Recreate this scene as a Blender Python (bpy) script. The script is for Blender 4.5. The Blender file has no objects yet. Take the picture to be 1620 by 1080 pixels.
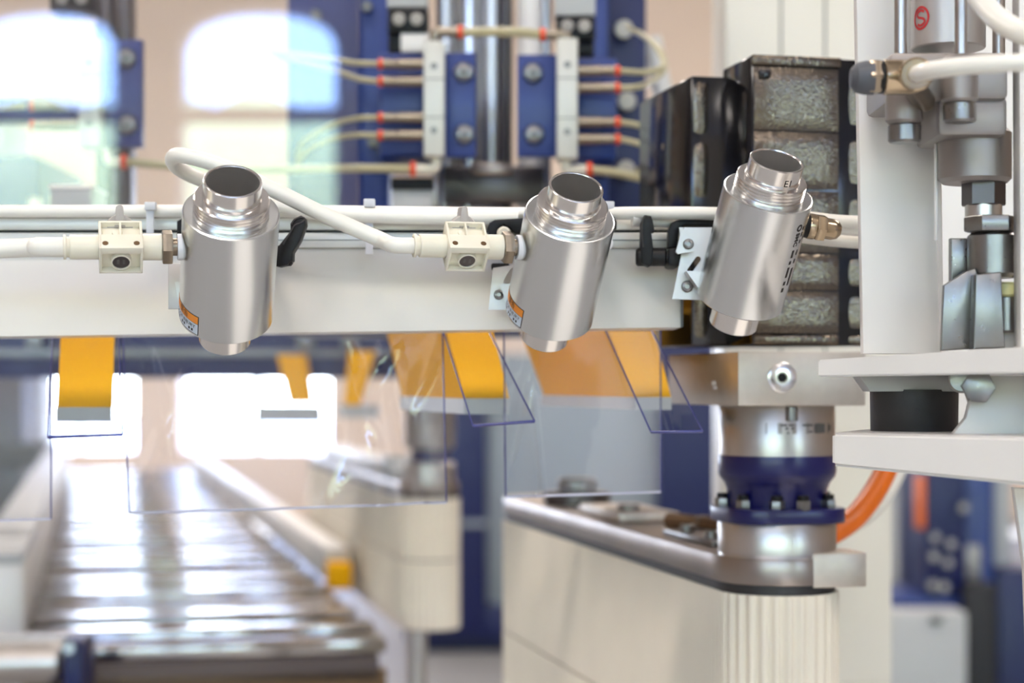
import bpy, bmesh, math, random
from mathutils import Vector, Matrix
random.seed(7)
SC = bpy.context.scene
COL = SC.collection
V = Vector
F = 2970.0                      # focal length in pixels of the 1620 px wide photograph
EYE = 1.0                       # camera height
HY = 608.0                      # horizon row

# ------------------------------------------------------------------ camera, sky, lights, exposure
cam_d = bpy.data.cameras.new('camera')
cam = bpy.data.objects.new('camera', cam_d); COL.objects.link(cam)
cam.location = (0, 0, EYE); cam.rotation_euler = (math.pi / 2, 0, 0)
cam_d.lens = 66; cam_d.sensor_width = 36; cam_d.sensor_fit = 'HORIZONTAL'
cam_d.shift_y = (HY - 540) / 1620
cam_d.clip_start = 0.05
cam_d.dof.use_dof = True; cam_d.dof.focus_distance = 0.955; cam_d.dof.aperture_fstop = 6.5
SC.camera = cam
SC.view_settings.view_transform = 'Standard'
try: SC.view_settings.look = 'None'
except Exception: pass
SC.view_settings.gamma = 1.0; SC.view_settings.use_curve_mapping = False
SC.view_settings.exposure = 0.27
SC.cycles.use_denoising = True
SC.cycles.max_bounces = 12; SC.cycles.glossy_bounces = 9; SC.cycles.transparent_max_bounces = 24
SC.cycles.caustics_reflective = False; SC.cycles.caustics_refractive = False
SC.cycles.sample_clamp_indirect = 6.0

world = bpy.data.worlds.new('sky'); SC.world = world; world.use_nodes = True
wn = world.node_tree; wn.nodes.clear()
w_out = wn.nodes.new('ShaderNodeOutputWorld'); w_bg = wn.nodes.new('ShaderNodeBackground')
w_tc = wn.nodes.new('ShaderNodeTexCoord'); w_sep = wn.nodes.new('ShaderNodeSeparateXYZ')
w_rmp = wn.nodes.new('ShaderNodeValToRGB')
wn.links.new(w_tc.outputs['Generated'], w_sep.inputs[0])
wn.links.new(w_sep.outputs['Z'], w_rmp.inputs[0])
w_rmp.color_ramp.elements[0].position = 0.0; w_rmp.color_ramp.elements[0].color = (0.86, 0.92, 1.0, 1)
w_rmp.color_ramp.elements[1].position = 0.15; w_rmp.color_ramp.elements[1].color = (0.30, 0.47, 0.92, 1)
wn.links.new(w_rmp.outputs[0], w_bg.inputs['Color'])
w_bg.inputs['Strength'].default_value = 17.0
wn.links.new(w_bg.outputs[0], w_out.inputs[0])

def area(name, loc, target, sx, sy, power, color=(1, 1, 1), portal=False):
    d = bpy.data.lights.new(name, 'AREA'); d.shape = 'RECTANGLE'; d.size = sx; d.size_y = sy
    d.energy = power; d.color = color
    if portal: d.cycles.is_portal = True
    o = bpy.data.objects.new(name, d); COL.objects.link(o); o.location = loc
    o.rotation_euler = (V(target) - V(loc)).to_track_quat('-Z', 'Y').to_euler()
    return o
CEIL = 5.4
FILL_LAMPS = [(x, y) for y in (-7.0, -1.2, 4.4, 9.5) for x in (-5.0, -0.6, 3.8)]
for x, y in FILL_LAMPS:
    area('added_fill_light', (x, y, CEIL - 0.16), (x, y, 0), 1.9, 0.4, 100 if y > 8 else 88, (1.0, 0.905, 0.835))  # fill lights out of view, added to brighten the hall
sun_d = bpy.data.lights.new('sun', 'SUN'); sun_d.energy = 16.0; sun_d.angle = 0.01; sun_d.color = (1.0, 0.95, 0.92)
sun = bpy.data.objects.new('sun', sun_d); COL.objects.link(sun); sun.rotation_euler = (math.radians(-42), 0, math.radians(12))
# openings: the row of arched windows far behind the camera, the low wide windows of the far wall
RX0, RX1, RY0, RY1 = -14.0, 14.0, -14.0, 14.0
PANE_Y = 1.40                                   # clear guard pane that mirrors the arched windows
vf = (2 * PANE_Y - RY0) / 2970.0
FRONT = [((285 + 350 * k - 810) * vf, (530 + 350 * k - 810) * vf, 0.8, 1 + 540 * vf, 1 + 596 * vf) for k in range(-4, 5)] + [(8.2, 9.6, 0.8, 1 + 540 * vf, 1 + 596 * vf), (10.3, 13.2, 0.8, 1 + 540 * vf, 1 + 596 * vf)]
bf = RY1 / 2970.0
BACK = [((x0 - 810) * bf, (x1 - 810) * bf, 0.5, 2.25, 2.27) for x0, x1 in ((-620, -330), (-250, -60), (30, 212), (286, 520), (1150, 1500))]
for wins, y, sg in ((FRONT, RY0 - 0.36, 1), (BACK, RY1 + 0.36, -1)):
    for x0, x1, z0, zs, z1 in wins:
        area('daylight_portal', ((x0 + x1) / 2, y, (z0 + z1) / 2), ((x0 + x1) / 2, y + sg, (z0 + z1) / 2), x1 - x0, z1 - z0, 1, portal=True)

# ------------------------------------------------------------------ helpers
def P(px, py, Y):
    """photograph pixel at depth Y -> point"""
    return V(((px - 810) / F * Y, Y, EYE + (HY - py) / F * Y))
def S(px, Y): return px / F * Y
YAW = math.radians(12.6)
W = V((math.cos(YAW), math.sin(YAW), 0)); D = V((-math.sin(YAW), math.cos(YAW), 0)); UP = V((0, 0, 1))
def frame(o, x, y, z):
    m = Matrix.Identity(4)
    for i in range(3):
        m[i][0] = x[i]; m[i][1] = y[i]; m[i][2] = z[i]; m[i][3] = o[i]
    return m
def mframe(o): return frame(o, W, D, UP)           # frame of the yawed machine
def axis_frame(o, z):
    z = V(z).normalized(); x = z.orthogonal().normalized(); return frame(V(o), x, z.cross(x), z)
def lin(c):
    f = lambda v: v / 12.92 if v <= 0.04045 else ((v + 0.055) / 1.055) ** 2.4
    return tuple(f(v / 255.0) for v in c) + (1.0,)

def catmull(pts, k=8):
    pts = [V(p) for p in pts]; out = []
    q = [pts[0] * 2 - pts[1]] + pts + [pts[-1] * 2 - pts[-2]]
    for i in range(1, len(q) - 2):
        a, b, c, d = q[i - 1], q[i], q[i + 1], q[i + 2]
        for j in range(k):
            t = j / k
            out.append(0.5 * ((2 * b) + (c - a) * t + (2 * a - 5 * b + 4 * c - d) * t * t + (3 * b - a - 3 * c + d) * t ** 3))
    out.append(pts[-1]); return out

class G:
    def __init__(s): s.b = bmesh.new(); s.mi = 0
    def mark(s): return len(s.b.faces)
    def _f(s, vs):
        try:
            f = s.b.faces.new(vs); f.material_index = s.mi; return f
        except ValueError: return None
    def box(s, c, size, M=None, bev=0.0, seg=2):
        t = bmesh.new(); bmesh.ops.create_cube(t, size=1.0)
        for v in t.verts: v.co = V((v.co.x * size[0], v.co.y * size[1], v.co.z * size[2])) + V(c)
        if bev: bmesh.ops.bevel(t, geom=list(t.edges), offset=bev, segments=seg, profile=0.5, affect='EDGES')
        s._merge(t, M); return s
    def _merge(s, t, M):
        mp = {}
        for v in t.verts: mp[v] = s.b.verts.new((M @ v.co) if M else v.co)
        for f in t.faces: s._f([mp[v] for v in f.verts])
        t.free()
    def lathe(s, prof, M=None, n=40):
        M = M or Matrix.Identity(4); rings = []
        for r, z in prof:
            if r < 1e-7: rings.append([s.b.verts.new(M @ V((0, 0, z)))])
            else: rings.append([s.b.verts.new(M @ V((r * math.cos(2 * math.pi * i / n), r * math.sin(2 * math.pi * i / n), z))) for i in range(n)])
        for a, b in zip(rings, rings[1:]):
            for i in range(n):
                j = (i + 1) % n
                if len(a) == 1 and len(b) == 1: continue
                if len(a) == 1: s._f([a[0], b[j], b[i]])
                elif len(b) == 1: s._f([a[i], a[j], b[0]])
                else: s._f([a[i], a[j], b[j], b[i]])
        return s
    def cyl(s, p0, p1, r, r2=None, n=32, bev=0.0):
        p0, p1 = V(p0), V(p1); h = (p1 - p0).length; r2 = r if r2 is None else r2
        M = axis_frame(p0, p1 - p0)
        if bev: pr = [(0, 0), (r - bev, 0), (r, bev), (r2, h - bev), (r2 - bev, h), (0, h)]
        else: pr = [(0, 0), (r, 0), (r2, h), (0, h)]
        return s.lathe(pr, M, n)
    def hexa(s, p0, p1, r, rot=0.0, bev=0.0):
        p0, p1 = V(p0), V(p1); h = (p1 - p0).length
        poly = [(r * math.cos(math.pi / 3 * i + rot), r * math.sin(math.pi / 3 * i + rot)) for i in range(6)]
        return s.prism(poly, 0, h, axis_frame(p0, p1 - p0), bev)
    def prism(s, poly, z0, z1, M=None, bev=0.0):
        t = bmesh.new()
        a = [t.verts.new((x, y, z0)) for x, y in poly]; b = [t.verts.new((x, y, z1)) for x, y in poly]
        t.faces.new(a[::-1]); t.faces.new(b)
        n = len(a)
        for i in range(n): t.faces.new([a[i], a[(i + 1) % n], b[(i + 1) % n], b[i]])
        bmesh.ops.recalc_face_normals(t, faces=list(t.faces))
        if bev:
            caps = [e for e in t.edges if abs(e.verts[0].co.z - e.verts[1].co.z) < 1e-9]
            bmesh.ops.bevel(t, geom=caps, offset=bev, segments=2, profile=0.5, affect='EDGES')
        s._merge(t, M); return s
    def tube(s, pts, r, n=14, k=8, smooth=True, caps=True):
        p = catmull(pts, k) if smooth else [V(q) for q in pts]
        rings = []; up = None
        for i, c in enumerate(p):
            tg = (p[min(i + 1, len(p) - 1)] - p[max(i - 1, 0)]).normalized()
            if up is None: up = tg.orthogonal().normalized()
            up = (up - tg * up.dot(tg)).normalized(); sd = tg.cross(up)
            rr = r(i / (len(p) - 1)) if callable(r) else r
            rings.append([s.b.verts.new(c + (up * math.cos(2 * math.pi * j / n) + sd * math.sin(2 * math.pi * j / n)) * rr) for j in range(n)])
        for a, b in zip(rings, rings[1:]):
            for i in range(n): s._f([a[i], a[(i + 1) % n], b[(i + 1) % n], b[i]])
        if caps: s._f(rings[0][::-1]); s._f(rings[-1])
        return s
    def sheet(s, fn, nu, nv, th):
        """a bent sheet: fn(u, v) -> point; faces get material 0, cut edges material 1"""
        pt = [[fn(i / nu, j / nv) for j in range(nv + 1)] for i in range(nu + 1)]
        A, B = [], []
        for i in range(nu + 1):
            ra, rb = [], []
            for j in range(nv + 1):
                du = pt[min(i + 1, nu)][j] - pt[max(i - 1, 0)][j]; dv = pt[i][min(j + 1, nv)] - pt[i][max(j - 1, 0)]
                n = du.cross(dv).normalized() * th
                ra.append(s.b.verts.new(pt[i][j])); rb.append(s.b.verts.new(pt[i][j] + n))
            A.append(ra); B.append(rb)
        s.mi = 0
        for i in range(nu):
            for j in range(nv):
                s._f([A[i][j], A[i][j + 1], A[i + 1][j + 1], A[i + 1][j]]); s._f([B[i][j], B[i + 1][j], B[i + 1][j + 1], B[i][j + 1]])
        s.mi = 1
        for i in range(nu):
            s._f([A[i][0], A[i + 1][0], B[i + 1][0], B[i][0]]); s._f([A[i][nv], B[i][nv], B[i + 1][nv], A[i + 1][nv]])
        for j in range(nv):
            s._f([A[0][j], B[0][j], B[0][j + 1], A[0][j + 1]]); s._f([A[nu][j], A[nu][j + 1], B[nu][j + 1], B[nu][j]])
        s.mi = 0; return s

MW = {}
def root(name, label, cat, loc=(0, 0, 0), group=None, M=None):
    o = bpy.data.objects.new(name, None); COL.objects.link(o); o.empty_display_size = 0.01
    m = M.copy() if M else Matrix.Translation(V(loc))
    o.matrix_world = m; MW[o.name] = m
    tag(o, label, cat, group); return o
def tag(o, label=None, cat=None, group=None, kind=None):
    if label: o['label'] = label
    if cat: o['category'] = cat
    if group: o['group'] = group
    if kind: o['kind'] = kind
    return o
def obj(name, g, mats, parent=None, local=False, ang=32, recalc=True, label=None):
    """links the collected shapes as one mesh object"""
    if not isinstance(mats, (list, tuple)): mats = [mats]
    if recalc: bmesh.ops.recalc_face_normals(g.b, faces=list(g.b.faces))
    me = bpy.data.meshes.new(name); g.b.to_mesh(me); g.b.free()
    for m in mats: me.materials.append(m)
    if ang:
        me.shade_smooth(); me.set_sharp_from_angle(angle=math.radians(ang))
    o = bpy.data.objects.new(name, me); COL.objects.link(o)
    if parent:
        m = MW[parent.name]
        if not local: me.transform(m.inverted())
        o.parent = parent; MW[o.name] = m
    else: MW[o.name] = Matrix.Identity(4)
    if label: o['label'] = label
    return o
def copy_tree(o, off, label):
    r = o.copy(); COL.objects.link(r); m = Matrix.Translation(V(off)) @ MW[o.name]
    r.matrix_world = m; MW[r.name] = m; r['label'] = label
    for ch in [c for c in bpy.data.objects if c.parent == o]:
        c = ch.copy(); COL.objects.link(c); c.parent = r; MW[c.name] = m
        for gc in [q for q in bpy.data.objects if q.parent == ch]:
            d = gc.copy(); COL.objects.link(d); d.parent = c
    return r
def mesh_only_to_origin(o, loc):
    """a thing that is one mesh: put its origin at its place"""
    o.data.transform(Matrix.Translation(-V(loc))); o.location = loc; MW[o.name] = Matrix.Translation(V(loc)); return o
def pb(x0, y0, x1, y1, Y, dep, bev=0.0, g=None, yaw=False):
    """box whose front face spans these pixels at depth Y"""
    g = g or G(); a = P(x0, y1, Y); b = P(x1, y0, Y)
    c = (a + b) / 2; sx = b.x - a.x; sz = b.z - a.z
    if yaw: g.box((0, dep / 2, 0), (sx, dep, sz), mframe(c), bev)
    else: g.box((c.x, Y + dep / 2, c.z), (sx, dep, sz), None, bev)
    return g

# ------------------------------------------------------------------ materials
def mat(name, col, rough=0.5, metal=0.0, spec=0.5, bump=0.0, bscale=200.0, var=0.0, vscale=30.0, aniso=0.0, stretch=None, coat=0.0, rvar=0.0, sss=0.0, trans=0.0):
    m = bpy.data.materials.new(name); m.use_nodes = True; nt = m.node_tree; p = nt.nodes['Principled BSDF']
    c = lin(col); p.inputs['Base Color'].default_value = c
    p.inputs['Roughness'].default_value = rough; p.inputs['Metallic'].default_value = metal
    p.inputs['Specular IOR Level'].default_value = spec
    if coat: p.inputs['Coat Weight'].default_value = coat; p.inputs['Coat Roughness'].default_value = 0.05
    if sss: p.inputs['Subsurface Weight'].default_value = sss; p.inputs['Subsurface Radius'].default_value = (0.004, 0.004, 0.004)
    if trans: p.inputs['Transmission Weight'].default_value = trans
    tc = nt.nodes.new('ShaderNodeTexCoord'); src = tc.outputs['Object']
    if stretch:
        mp = nt.nodes.new('ShaderNodeMapping'); mp.inputs['Scale'].default_value = stretch
        nt.links.new(src, mp.inputs['Vector']); src = mp.outputs['Vector']
    def noise(sc, det=3):
        n = nt.nodes.new('ShaderNodeTexNoise'); n.inputs['Scale'].default_value = sc; n.inputs['Detail'].default_value = det
        nt.links.new(src, n.inputs['Vector']); return n
    if var:
        n = noise(vscale, 4); mx = nt.nodes.new('ShaderNodeMix'); mx.data_type = 'RGBA'
        mx.inputs['A'].default_value = tuple(v * (1 - var) for v in c[:3]) + (1,)
        mx.inputs['B'].default_value = tuple(min(1, v * (1 + var * 0.6)) for v in c[:3]) + (1,)
        nt.links.new(n.outputs['Fac'], mx.inputs['Factor']); nt.links.new(mx.outputs['Result'], p.inputs['Base Color'])
    if rvar:
        n = noise(vscale * 2.3, 4); mr = nt.nodes.new('ShaderNodeMapRange')
        mr.inputs['To Min'].default_value = max(0.02, rough - rvar); mr.inputs['To Max'].default_value = rough + rvar
        nt.links.new(n.outputs['Fac'], mr.inputs['Value']); nt.links.new(mr.outputs['Result'], p.inputs['Roughness'])
    if bump:
        n = noise(bscale, 3); b = nt.nodes.new('ShaderNodeBump'); b.inputs['Strength'].default_value = bump; b.inputs['Distance'].default_value = 0.001
        nt.links.new(n.outputs['Fac'], b.inputs['Height']); nt.links.new(b.outputs['Normal'], p.inputs['Normal'])
    if aniso:
        p.inputs['Anisotropic'].default_value = aniso
        t = nt.nodes.new('ShaderNodeTangent'); t.direction_type = 'RADIAL'; t.axis = 'Z'
        nt.links.new(t.outputs['Tangent'], p.inputs['Tangent'])
    return m
M = {}
M['alu_turned'] = mat('turned_aluminium', (222, 225, 226), 0.24, 1, aniso=0.6, rvar=0.03, vscale=40, stretch=(1, 1, 30))
M['alu_bore'] = mat('matt_bored_aluminium', (222, 220, 218), 0.42, 1, aniso=0.5, rvar=0.04, vscale=40, stretch=(1, 1, 30))
M['alu_shiny'] = mat('polished_aluminium', (236, 233, 230), 0.2, 1, aniso=0.3, rvar=0.03, vscale=60, stretch=(1, 1, 18))
M['alu_barrel'] = mat('matt_barrel_aluminium', (206, 202, 200), 0.45, 0.85, var=0.03)
M['alu_cast'] = mat('cast_aluminium', (158, 152, 148), 0.45, 0.8, var=0.1)
M['alu_warm'] = mat('machined_plate_aluminium', (205, 196, 184), 0.42, 0.9, var=0.12, vscale=160, bump=0.05, bscale=900)
M['steel'] = mat('turned_steel', (196, 191, 186), 0.3, 1, aniso=0.4, rvar=0.04)
M['steel_plate'] = mat('worn_steel_plate', (168, 158, 150), 0.32, 1, var=0.25, vscale=22, rvar=0.1)
M['steel_dark'] = mat('dark_steel', (96, 92, 92), 0.34, 1, var=0.15)
M['zinc'] = mat('zinc_plated_steel', (142, 141, 139), 0.3, 1, var=0.18, vscale=120, rvar=0.08)
M['zinc_sheet'] = mat('zinc_plated_sheet', (200, 198, 196), 0.42, 0.75, var=0.08, vscale=90)
M['brass'] = mat('nickel_brass', (186, 168, 142), 0.22, 1, var=0.12, vscale=150)
M['brass_dark'] = mat('brown_nickel', (150, 138, 122), 0.34, 1, var=0.2, vscale=150)
M['copper'] = mat('bronze_threaded', (128, 102, 74), 0.4, 0.8, var=0.3, vscale=260)
M['cream'] = mat('ivory_plastic', (232, 226, 208), 0.38, bump=0.05, bscale=1400, var=0.03, sss=0.05)
M['grey_knob'] = mat('grey_plastic', (176, 170, 164), 0.45, var=0.05, bump=0.06, bscale=1200)
M['hose'] = mat('white_hose', (240, 237, 228), 0.28, var=0.03, sss=0.15)
M['tube'] = mat('yellowed_tube', (202, 192, 150), 0.3, var=0.08, trans=0.25)
M['washer'] = mat('white_nylon', (240, 240, 244), 0.4, var=0.02)
M['tie'] = mat('clear_nylon', (238, 240, 246), 0.35, var=0.03, trans=0.3)
M['black'] = mat('black_plastic', (15, 15, 16), 0.45, spec=0.3, bump=0.1, bscale=900)
M['rubber'] = mat('dark_rubber', (52, 50, 50), 0.5, var=0.25, vscale=80, bump=0.15, bscale=300)
M['graycap'] = mat('grey_rubber', (84, 86, 92), 0.55, var=0.1)
M['black_gloss'] = mat('black_wrinkle_tan_sheen', (116, 106, 94), 0.12, 0.95)  # black finish; warm metal tint imitates the tan reflections on it
M['black_smooth'] = mat('black_lacquer', (10, 10, 13), 0.12, spec=0.6, var=0.1)
M['beam'] = mat('white_coated_panel', (222, 218, 211), 0.34, var=0.02, vscale=8)
M['profile'] = mat('anodised_profile', (222, 222, 216), 0.36, 0.25, var=0.03, vscale=40)
M['slot'] = mat('dark_slot', (96, 100, 98), 0.6, var=0.1)
M['white'] = mat('white_painted_steel', (234, 231, 227), 0.36, var=0.02, vscale=12)
M['white_col'] = mat('white_column_coating', (226, 222, 210), 0.4, var=0.02, vscale=6)
M['blue'] = mat('navy_paint', (32, 56, 126), 0.4, var=0.1, vscale=15, coat=0.1)
M['blue_deep'] = mat('deep_blue_paint', (15, 17, 80), 0.3, var=0.08, coat=0.15)
M['navy'] = mat('dark_navy_paint', (10, 22, 80), 0.4, var=0.1)
M['yellow'] = mat('signal_yellow', (255, 186, 14), 0.65, spec=0.12, var=0.04, vscale=20)
M['grey'] = mat('light_grey_paint', (186, 188, 188), 0.45, var=0.04)
M['grey_door'] = mat('blue_grey_panel', (150, 160, 168), 0.5, var=0.04)
M['belt'] = mat('cream_belt', (238, 228, 211), 0.5, var=0.1, vscale=16)
M['orange'] = mat('orange_hose', (240, 116, 24), 0.36, var=0.08)
M['redring'] = mat('orange_red_collet', (232, 78, 40), 0.4, var=0.05)
M['valve'] = mat('grey_manifold', (206, 206, 198), 0.4, 0.2, var=0.03)
M['label_o'] = mat('orange_label', (246, 150, 52), 0.5, var=0.02)
M['label_w'] = mat('pale_label', (206, 214, 226), 0.5, var=0.02)
M['ink'] = mat('black_ink', (22, 20, 20), 0.6, var=0.02)
M['ink_grey'] = mat('grey_print', (92, 90, 88), 0.6, var=0.1)
M['red'] = mat('red_print', (206, 52, 56), 0.5, var=0.03)
M['lite_yellow'] = mat('pale_yellow_ring', (226, 222, 160), 0.4, var=0.05)
M['wall'] = mat('warm_plaster', (238, 217, 200), 0.85, var=0.06, vscale=2.5, bump=0.2, bscale=40)
M['bounce_white'] = mat('bounce_strip_white', (240, 238, 232), 0.4, var=0.05, vscale=3)  # white of the added reflector strip on the floor
M['floor'] = mat('grey_resin_floor', (150, 150, 150), 0.5, spec=0.15, var=0.08, vscale=1.5)
M['ceil'] = mat('white_ceiling', (214, 208, 200), 0.8, var=0.03, vscale=1.0)
M['grass'] = mat('sunlit_grass', (196, 178, 172), 0.9, var=0.4, vscale=0.5)
M['paving'] = mat('pale_paving', (216, 214, 208), 0.8, var=0.1, vscale=0.5)
M['leaf'] = mat('leaf_green', (188, 200, 148), 0.8, var=0.35, vscale=1.2)
M['slat_dark'] = mat('brown_grey_slat', (92, 80, 76), 0.3, 0.5, var=0.1)
M['slat'] = mat('bright_steel_slat', (170, 164, 160), 0.12, 1.0, var=0.05)
M['bellows'] = mat('black_bellows', (30, 30, 34), 0.6, var=0.1)

def wrinkle(m):
    nt = m.node_tree; p = nt.nodes['Principled BSDF']
    tc = nt.nodes.new('ShaderNodeTexCoord'); n = nt.nodes.new('ShaderNodeTexNoise'); n.inputs['Scale'].default_value = 800; n.inputs['Detail'].default_value = 2
    n2 = nt.nodes.new('ShaderNodeTexVoronoi'); n2.inputs['Scale'].default_value = 640
    ad = nt.nodes.new('ShaderNodeMath'); ad.operation = 'ADD'
    b = nt.nodes.new('ShaderNodeBump'); b.inputs['Strength'].default_value = 0.24; b.inputs['Distance'].default_value = 0.0006
    nt.links.new(tc.outputs['Object'], n.inputs['Vector']); nt.links.new(tc.outputs['Object'], n2.inputs['Vector'])
    nt.links.new(n.outputs['Fac'], ad.inputs[0]); nt.links.new(n2.outputs['Distance'], ad.inputs[1])
    nt.links.new(ad.outputs[0], b.inputs['Height'])
    nt.links.new(b.outputs['Normal'], p.inputs['Normal']); nt.links.new(b.outputs['Normal'], p.inputs['Coat Normal'])
wrinkle(M['black_gloss'])

def clear(name, tint, base=0.045, rough=0.02, wav=0.0, wsc=25.0):
    """thin clear sheet: mirror reflection growing towards grazing view, the rest passes straight through"""
    m = bpy.data.materials.new(name); m.use_nodes = True; nt = m.node_tree; nt.nodes.clear()
    o = nt.nodes.new('ShaderNodeOutputMaterial'); mx = nt.nodes.new('ShaderNodeMixShader')
    t = nt.nodes.new('ShaderNodeBsdfTransparent'); g = nt.nodes.new('ShaderNodeBsdfGlossy'); f = nt.nodes.new('ShaderNodeLayerWeight')
    pw = nt.nodes.new('ShaderNodeMath'); pw.operation = 'POWER'; pw.inputs[1].default_value = 5.0
    mr = nt.nodes.new('ShaderNodeMapRange'); mr.inputs['To Min'].default_value = base; mr.inputs['To Max'].default_value = 1.0
    f.inputs['Blend'].default_value = 0.5
    nt.links.new(f.outputs['Facing'], pw.inputs[0]); nt.links.new(pw.outputs[0], mr.inputs['Value'])
    t.inputs['Color'].default_value = tint + (1,); g.inputs['Roughness'].default_value = rough
    nt.links.new(mr.outputs[0], mx.inputs[0]); nt.links.new(t.outputs[0], mx.inputs[1]); nt.links.new(g.outputs[0], mx.inputs[2])
    nt.links.new(mx.outputs[0], o.inputs[0])
    if wav:
        tc = nt.nodes.new('ShaderNodeTexCoord'); n = nt.nodes.new('ShaderNodeTexNoise'); n.inputs['Scale'].default_value = wsc
        b = nt.nodes.new('ShaderNodeBump'); b.inputs['Strength'].default_value = wav; b.inputs['Distance'].default_value = 0.004
        nt.links.new(tc.outputs['Object'], n.inputs['Vector']); nt.links.new(n.outputs['Fac'], b.inputs['Height'])
        nt.links.new(b.outputs['Normal'], g.inputs['Normal'])
    return m
M['clear'] = clear('clear_plastic', (0.975, 0.98, 0.99), 0.05, 0.02, wav=0.08)
M['edge'] = mat('clear_plastic_cut_edge', (84, 88, 160), 0.12, spec=0.7, trans=0.3)
M['edge_highlight'] = mat('plastic_edge_highlight', (206, 206, 226), 0.1, spec=0.9, coat=0.6)  # white highlight on the lower sheet edge, put into the colour
M['pane'] = clear('guard_pane_glass', (0.97, 0.98, 0.98), 0.078, 0.0)
M['glass'] = clear('window_glass', (0.97, 0.98, 0.98))
def emis(name, col, st):
    m = bpy.data.materials.new(name); m.use_nodes = True; nt = m.node_tree; p = nt.nodes['Principled BSDF']
    p.inputs['Emission Color'].default_value = lin(col); p.inputs['Emission Strength'].default_value = st; return m
M['lamp'] = emis('fill_lamp_diffuser', (255, 248, 236), 4.0)  # glow of the added ceiling fill lamps

# ------------------------------------------------------------------ the setting
def struct(name, g, m, **k): return tag(obj(name, g, m, **k), kind='structure')
struct('floor', G().box((0, 0, -0.05), (28.4, 28.8, 0.1)), M['floor'])
struct('ceiling', G().box((0, 0, CEIL + 0.05), (28.4, 28.8, 0.1)), M['ceil'])
struct('wall_left', G().box((RX0 - 0.1, 0, CEIL / 2), (0.2, 28.8, CEIL)), M['wall'])
struct('wall_right', G().box((RX1 + 0.1, 0, CEIL / 2), (0.2, 28.8, CEIL)), M['wall'])
struct('bounce_strip_1', G().box((0.55, -6.3, 0.001), (0.85, 15.0, 0.003)), M['bounce_white'], ang=0)  # unseen white strip added to give the amplifier bodies a bright band
def window_wall(name, Y, y_out, wins):
    """wall with arched openings; wins = [(x0, x1, sill, spring, crown)]"""
    g = G(); th = 0.35 * y_out; N = 14
    def quadbox(x0, x1, z0a, z0b, z1):
        a = [V((x0, Y, z0a)), V((x1, Y, z0b)), V((x1, Y, z1)), V((x0, Y, z1))]; b = [p + V((0, th, 0)) for p in a]
        va = [g.b.verts.new(p) for p in a]; vb = [g.b.verts.new(p) for p in b]
        for f in ((va[0], va[1], va[2], va[3]), (vb[3], vb[2], vb[1], vb[0]), (va[0], vb[0], vb[1], va[1]), (va[1], vb[1], vb[2], va[2]), (va[2], vb[2], vb[3], va[3]), (va[3], vb[3], vb[0], va[0])): g._f(f)
    x = RX0
    for x0, x1, sill, spring, crown in sorted(wins):
        quadbox(x, x0, 0, 0, CEIL); quadbox(x0, x1, 0, 0, sill)
        h = [spring + (crown - spring) * math.sqrt(max(0, 1 - (2 * i / N - 1) ** 2)) ** 0.9 for i in range(N + 1)]
        for i in range(N):
            quadbox(x0 + (x1 - x0) * i / N, x0 + (x1 - x0) * (i + 1) / N, h[i], h[i + 1], CEIL)
        x = x1
    quadbox(x, RX1, 0, 0, CEIL)
    struct(name, g, M['wall'], ang=0)
window_wall('wall_back', RY1, 1, BACK)
window_wall('wall_front', RY0, -1, FRONT)
wi = 0
for wins, Y, sg in ((BACK, RY1, 1), (FRONT, RY0, -1)):
    for x0, x1, sill, spring, crown in wins:
        wi += 1
        r = root('window_%d' % wi, None, None, ((x0 + x1) / 2, Y + 0.15 * sg, sill)); r['kind'] = 'structure'
        yy = Y + 0.17 * sg
        if sg < 0:
            zt_ = 1 + (608 - 178) * vf
            obj('transom', G().box(((x0 + x1) / 2, yy, zt_), (x1 - x0, 0.1, 25 * vf)), M['wall'], r, ang=0)
        if sg > 0: obj('mullion', G().box(((x0 + x1) / 2, yy, (sill + spring) / 2), (0.05, 0.08, spring - sill)), M['white'], r, ang=0)
        obj('pane', G().box(((x0 + x1) / 2, yy + 0.03 * sg, (sill + crown) / 2), (x1 - x0, 0.006, crown - sill)), M['glass'], r, ang=0)
# outside
tag(obj('lawn', G().box((0, -45, -0.35), (160, 60, 0.1)), M['grass']), kind='structure')
tag(obj('paving', G().box((0, 45, -0.35), (160, 60, 0.1)), M['paving']), kind='structure')
def hedge(name, y, h, wob):
    g = G(); rnd = random.Random(int(abs(y)))
    x = -26.0
    while x < 30:
        t = bmesh.new(); bmesh.ops.create_icosphere(t, subdivisions=2, radius=1.0)
        hh = h * rnd.uniform(1 - wob, 1 + wob * .3); rx = rnd.uniform(1.1, 1.9)
        for v in t.verts: v.co = V((x + v.co.x * rx * 1.3, y + v.co.y * 1.4, hh / 2 - 0.3 + v.co.z * hh / 2)) * 1.0 + V((rnd.uniform(-.1, .1), rnd.uniform(-.1, .1), rnd.uniform(-.12, .12)))
        g._merge(t, None); x += rx * 0.8
    o = obj(name, g, M['leaf']); tag(o, kind='stuff'); return o
hedge('hedge', -29.0, 6.2, 0.1)
# unseen ceiling lamps, added to light the hall
first = None
for i, (x, y) in enumerate(FILL_LAMPS):
    lab = 'long white ceiling lamp added as unseen fill light, %s column, %s row from the arched windows' % (('left', 'middle', 'right')[i % 3], ('first', 'second', 'third', 'fourth')[i // 3])
    if first is None:
        first = root('added_fill_lamp', lab, 'lamp', (x, y, CEIL), 'unseen ceiling fill lamps added to the hall')
        obj('housing', G().box((x, y, CEIL - 0.05), (1.6, 0.42, 0.1), None, 0.01), M['white'], first)
        obj('diffuser', G().box((x, y, CEIL - 0.12), (1.5, 0.34, 0.03), None, 0.008), M['lamp'], first)
    else: copy_tree(first, V((x, y, CEIL)) - MW[first.name].translation, lab)

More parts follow.
